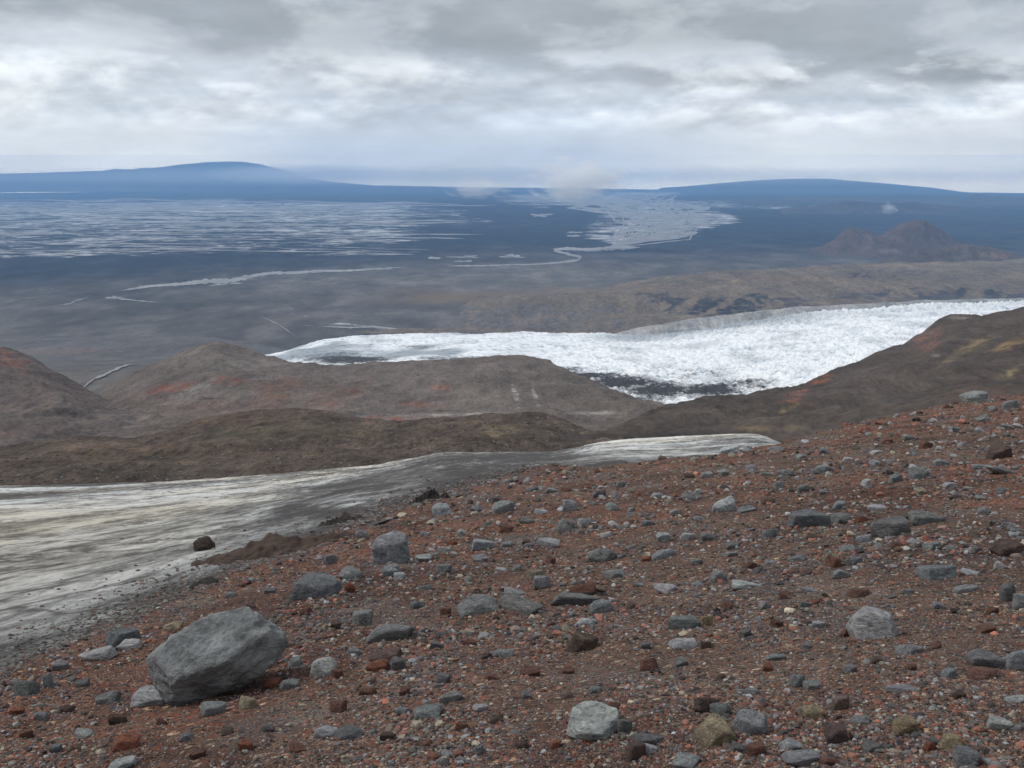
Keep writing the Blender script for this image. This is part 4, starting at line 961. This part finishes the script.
# ------------------------------------------------------------------ debris mounds lying on the ice
def ice_hit(u, v):
    s, t = ray(u, v); lo, hi = 6.0, 400.0
    ys = np.geomspace(6, 330, 1500); zz = z_ice(s * ys, ys)
    k = np.argmax(t * ys < zz); return float(s * ys[k]), float(ys[k])
def mound(label, u, v, wpx, hpx, colour, seed, stretch=.8, rot=0.0):
    x, y = ice_hit(u, v); dep = y * 1.02; W = wpx * dep / F; H = hpx * dep / F
    n = 90
    a = np.linspace(-1.15, 1.15, n); A, B = np.meshgrid(a, a, indexing='ij')
    c, s_ = math.cos(rot), math.sin(rot)
    X = x + (A * c - B * s_ * stretch) * W * .5; Y = y + (A * s_ + B * c * stretch) * W * .5
    rr = np.sqrt(A * A + B * B) * (1 + .35 * fbm(A * 1.6 + seed, B * 1.6, 3, seed))
    prof = np.clip(1 - rr, -.2, 1)
    Z = z_ice(X, Y) - .02 + H * (1.25 * np.where(prof > 0, prof ** .7, prof * 1.5) * (.8 + .8 * fbm(A * 3.0, B * 1.2 + seed, 3, seed + 3)) + .3 * fbm(A * 8, B * 4, 5, seed + 5) * (prof > 0))
    C = np.empty(X.shape + (3,)); C[:] = colour
    o = link('debris_mound', grid_mesh('debris_mound', X, Y, Z, M_mor, C)); tag(o, label, 'debris mound', 'debris mounds on the dirty ice'); return o
mound('broad low reddish brown debris ridge on the ice, joined to the gravel slope', 284, 552, 190, 17, (.060, .045, .037), 3, .42, .3)
mound('thin dark debris ridge on the ice above the tall rock', 342, 522, 46, 8, (.05, .043, .04), 9, .7)
mound('dark debris mound on grey ice nearest the gravel crest', 430, 501, 42, 11, (.05, .043, .04), 11, .7)
def ice_rock(label, u, v, wpx, hpx, colour, seed):
    x, y = ice_hit(u, v); p, f = stone_shape(seed, 4, planes=9, soft=20, rough=.14, blocky=.2)
    W = wpx * y / F; H = hpx * y / F
    o = link('rock', mesh_from('rock', p, f, M_stone)); o.color = (*colour, 1)
    o.scale = (W * .5, W * .45, H * .62); o.location = (x, y + W * .3, float(z_ice(np.array([x]), np.array([y + W * .3]))[0]) + H * .3)
    tag(o, label, 'rock')
ice_rock('small brown hump standing left of the debris ridge on the ice', 201, 551, 24, 15, (.062, .046, .038), 811)
ice_rock('dark lump standing in for a shaded hollow at the ice edge above the big boulder', 204, 592, 32, 15, (.05, .044, .04), 815)  # added dark shape in place of the shade in an undercut ice hollow

# ------------------------------------------------------------------ small clouds and a rain shower over the plain
def cloud_mat(name, density, scale, col=(.985, .995, 1), lo=.45, hi=.62, falloff=True):
    m = bpy.data.materials.new(name); m.use_nodes = True; t = m.node_tree; t.nodes.clear()
    out = t.nodes.new('ShaderNodeOutputMaterial'); pv = t.nodes.new('ShaderNodeVolumePrincipled'); t.links.new(pv.outputs[0], out.inputs['Volume'])
    pv.inputs['Color'].default_value = (*col, 1); pv.inputs['Anisotropy'].default_value = 0.2
    tc = t.nodes.new('ShaderNodeTexCoord')
    no = t.nodes.new('ShaderNodeTexNoise'); no.inputs['Scale'].default_value = scale; no.inputs['Detail'].default_value = 4; t.links.new(tc.outputs['Object'], no.inputs['Vector'])
    ln = t.nodes.new('ShaderNodeVectorMath'); ln.operation = 'LENGTH'; t.links.new(tc.outputs['Object'], ln.inputs[0])
    sub = t.nodes.new('ShaderNodeMath'); sub.operation = 'MULTIPLY_ADD'; t.links.new(ln.outputs['Value'], sub.inputs[0]); sub.inputs[1].default_value = -.42 if falloff else 0; t.links.new(no.outputs[0], sub.inputs[2])
    mr = t.nodes.new('ShaderNodeMapRange'); t.links.new(sub.outputs[0], mr.inputs[0]); mr.inputs[1].default_value = lo - .3; mr.inputs[2].default_value = hi; mr.inputs[3].default_value = 0; mr.inputs[4].default_value = density
    t.links.new(mr.outputs[0], pv.inputs['Density'])
    return m
def cloud(label, u, v, d, wpx, hpx, mat, depth=.7, tilt=0, cat='cloud', name='cloud', kind='stuff'):
    v0, f0 = ICO[3]
    o = link(name, mesh_from(name, v0, f0, mat)); x, y, z = P(u, v, d)
    o.location = (float(x), float(y), float(z)); o.scale = (wpx * d / F / 2, wpx * d / F / 2 * depth, hpx * d / F / 2); o.rotation_euler = (0, tilt, 0)
    return tag(o, label, cat, kind=kind)
CM = cloud_mat('cloud vapour', .013, 2.4)
cloud('small white cloud low over the braided fan', 576, 179, 11000, 110, 50, CM)
cloud('fainter wisp of cloud left of the cloud over the fan', 478, 187, 12000, 78, 26, cloud_mat('thin cloud vapour', .006, 2.6))
cloud('tiny white wisp above the dark hills on the right', 889, 208, 12000, 20, 14, cloud_mat('wisp vapour', .012, 1.8), tilt=.4)

def shower_mat(dens):
    t = NT('rain shower'); pv = t.n('ShaderNodeVolumePrincipled'); pv.inputs['Color'].default_value = (.96, .98, 1, 1)
    o = t.obj(); ln = t.n('ShaderNodeVectorMath', operation='LENGTH'); t.l(o, ln.inputs[0])
    k = t.math('MULTIPLY', t.math('POWER', t.math('MAXIMUM', t.math('SUBTRACT', 1.0, ln.outputs['Value']), 0.0), 1.1), dens)
    t.l(pv.outputs[0], t.out.inputs['Volume']); t.l(k, pv.inputs['Density']); return t.m
cloud('pale rain veil over the right flank of the far left mountain', 300, 174, 47000, 210, 22, shower_mat(6e-4), depth=.6, cat='rain shower', name='rain_shower')
cloud('thin pale mist lying along the whole far horizon', 500, 176, 45500, 1500, 22, shower_mat(2.2e-4), depth=.13, cat='mist', name='mist')

# ------------------------------------------------------------------ haze
HAZE_C, HAZE_D, HAZE_TOP, HAZE_J = (.30, .56, .95), 2.5e-5, 560.0, .64
hz = NT('blue air haze')
pv = hz.n('ShaderNodeVolumePrincipled'); pv.inputs['Color'].default_value = (*HAZE_C, 1); pv.inputs['Density'].default_value = HAZE_D; pv.inputs['Anisotropy'].default_value = 0.0
hz.l(pv.outputs[0], hz.out.inputs['Volume'])
bx = [(-150000, -3000, -5200), (150000, 73000, HAZE_TOP)]
vb = [(bx[i][0], bx[j][1], bx[k][2]) for i in (0, 1) for j in (0, 1) for k in (0, 1)]
fb = [(0, 1, 3, 2), (4, 6, 7, 5), (0, 4, 5, 1), (2, 3, 7, 6), (0, 2, 6, 4), (1, 5, 7, 3)]
haze = link('haze', mesh_from('haze', vb, fb, hz.m, smooth=False))
tag(haze, 'blue haze in the air over the plain and far mountains', 'haze', kind='stuff')

# ------------------------------------------------------------------ sky and sun
SKY_GAIN = 1.2
SUN_EL, SUN_AZ = math.radians(48), math.radians(-78)      # azimuth from the view direction (+y), negative = left
w = bpy.data.worlds.new('World'); scene.world = w; w.use_nodes = True
t = w.node_tree; t.nodes.clear()
class WT(NT):
    def __init__(self, tree): self.t = tree
W_ = WT(t)
out = W_.n('ShaderNodeOutputWorld'); bg = W_.n('ShaderNodeBackground'); bg.inputs['Strength'].default_value = 0.1
W_.l(bg.outputs[0], out.inputs[0])
sky = W_.n('ShaderNodeTexSky'); sky.sky_type = 'NISHITA'; sky.sun_disc = False; sky.sun_elevation = SUN_EL; sky.sun_rotation = SUN_AZ; sky.air_density = 1; sky.dust_density = 2
tc = W_.n('ShaderNodeTexCoord').outputs['Generated']
sx = W_.n('ShaderNodeSeparateXYZ'); W_.l(tc, sx.inputs[0]); z = sx.outputs[2]
def wn(scale, zs, detail, rough, dist=0, off=0.0):
    rough = min(rough, .57)
    mp = W_.mapping(tc, (1, 1, zs)); mp.node.inputs['Location'].default_value = (off, off * .7, off * .3)
    return W_.noise(mp, scale, detail, rough, dist)
big = wn(2.6, 4.5, 6, .55, .2, 1.3)
nb = W_.math('ADD', W_.math('MULTIPLY', big, .65), W_.math('MULTIPLY', wn(7.0, 3.6, 8, .6, .3, 6.2), .35))
t1 = W_.math('ADD', W_.math('ADD', z, W_.math('MULTIPLY', sx.outputs[0], .034)), W_.math('MULTIPLY', W_.math('SUBTRACT', nb, .5), .13))
basec = W_.ramp(t1, [(0.0, (.60, .65, .70)), (.022, (.585, .64, .695)), (.045, (.535, .588, .655)), (.072, (.52, .57, .64)), (.084, (.48, .525, .58)), (.098, (.355, .392, .437)), (.120, (.303, .335, .37)), (.150, (.348, .38, .414)), (.175, (.47, .49, .515)), (.30, (.50, .53, .58)), (1.0, (.60, .64, .70))])
def relief(scale, zs, off, dz):
    a_ = wn(scale, zs, 9, .54, .25, off)
    mp = W_.mapping(tc, (1, 1, zs)); mp.node.inputs['Location'].default_value = (off, off * .7, off * .3 + dz * zs)
    return a_, W_.math('SUBTRACT', a_, W_.noise(mp, scale, 9, .54, .25))
band = W_.ramp(z, [(.018, 0), (.045, 1), (.085, 1), (.105, .35), (.2, .35)])
cum, rel = relief(6.5, 2.6, 4.1, .012)
cum2, rel2 = relief(15.0, 2.4, 7.7, .006)
hi = W_.math('MULTIPLY', W_.ramp(W_.math('ADD', W_.math('MULTIPLY', cum, .7), W_.math('MULTIPLY', cum2, .3)), [(.475, 0), (.56, 1)]), band)
c = W_.mix(W_.math('MULTIPLY', hi, .8), basec, (.72, .755, .79))
# pale blue rain murk low over the middle of the plain
mx_ = W_.math('ADD', sx.outputs[0], W_.math('MULTIPLY', W_.math('SUBTRACT', nb, .5), .3))
murk = W_.math('MULTIPLY', W_.ramp(W_.math('ADD', mx_, .5), [(.22, 0), (.32, 1), (.56, 1), (.74, 0)]), W_.ramp(W_.math('ADD', z, .05), [(.03, 1), (.060, .95), (.125, 0)]))
c = W_.mix(W_.math('MULTIPLY', murk, .92), c, (.43, .515, .63))
lo = W_.math('MULTIPLY', W_.ramp(wn(4.0, 6.5, 8, .6, .4, 9.0), [(.36, 1), (.50, 0)]), band)
c = W_.mix(W_.math('MULTIPLY', lo, .5), c, (.40, .47, .575))
rr = W_.math('ADD', W_.math('MULTIPLY', rel, 1.3), W_.math('MULTIPLY', rel2, .5))
rr = W_.math('ADD', 1.0, W_.math('MULTIPLY', rr, band))
rs_ = W_.n('ShaderNodeVectorMath', operation='SCALE'); W_.l(c, rs_.inputs[0]); W_.l(W_.math('MINIMUM', W_.math('MAXIMUM', rr, .8), 1.22), rs_.inputs['Scale'])
c = rs_.outputs[0]
fine = wn(9.0, 4.0, 8, .62, .2, 2.0)
c = W_.mix(1.0, c, W_.ramp(fine, [(.25, .90), (.75, 1.10)]), 'MULTIPLY')
# low sky brightened to make up for the haze in front of it
Lp = W_.math('MINIMUM', 73000.0, W_.math('DIVIDE', HAZE_TOP, W_.math('MAXIMUM', z, .0005)))
Tr = W_.math('POWER', 2.718281828, W_.math('MULTIPLY', Lp, -HAZE_D))
om = W_.math('SUBTRACT', 1.0, Tr)
ins = W_.n('ShaderNodeVectorMath', operation='SCALE'); ins.inputs[0].default_value = tuple(HAZE_J * x / SKY_GAIN for x in HAZE_C); W_.l(om, ins.inputs['Scale'])
sb = W_.n('ShaderNodeVectorMath', operation='SUBTRACT'); W_.l(c, sb.inputs[0]); W_.l(ins.outputs[0], sb.inputs[1])
mxv = W_.n('ShaderNodeVectorMath', operation='MAXIMUM'); W_.l(sb.outputs[0], mxv.inputs[0]); mxv.inputs[1].default_value = (.05, .05, .05)
iv = W_.n('ShaderNodeVectorMath', operation='SCALE'); W_.l(mxv.outputs[0], iv.inputs[0]); W_.l(W_.math('DIVIDE', 1.0, Tr), iv.inputs['Scale'])
c = iv.outputs[0]
sc_ = W_.n('ShaderNodeVectorMath', operation='SCALE'); W_.l(c, sc_.inputs[0]); sc_.inputs['Scale'].default_value = 10.0 * SKY_GAIN
fin = W_.mix(.93, sky.outputs[0], sc_.outputs[0])
W_.l(fin, bg.inputs['Color'])

sun = bpy.data.lights.new('sun', 'SUN'); sun.energy = 2.2; sun.angle = math.radians(10); sun.color = (1, .965, .92)
so = bpy.data.objects.new('sun', sun); COL.objects.link(so)
dirv = Vector((math.sin(SUN_AZ) * math.cos(SUN_EL), math.cos(SUN_AZ) * math.cos(SUN_EL), math.sin(SUN_EL)))
so.rotation_euler = dirv.to_track_quat('Z', 'Y').to_euler(); so.location = (-20, -5, 40)

# ------------------------------------------------------------------ render settings
scene.render.engine = 'CYCLES'
cy = scene.cycles
cy.max_bounces = 20; cy.diffuse_bounces = 3; cy.volume_bounces = 20; cy.transparent_max_bounces = 8
cy.volume_max_steps = 128; cy.volume_step_rate = 1.0
cy.use_denoising = True
try: cy.denoiser = 'OPENIMAGEDENOISE'; cy.denoising_prefilter = 'ACCURATE'
except Exception: pass
scene.view_settings.view_transform = 'Standard'; scene.view_settings.look = 'None'
scene.view_settings.exposure = 0.0; scene.view_settings.gamma = 1.0; scene.view_settings.use_curve_mapping = False
print('stones', N_STONES, 'gravel verts', off)
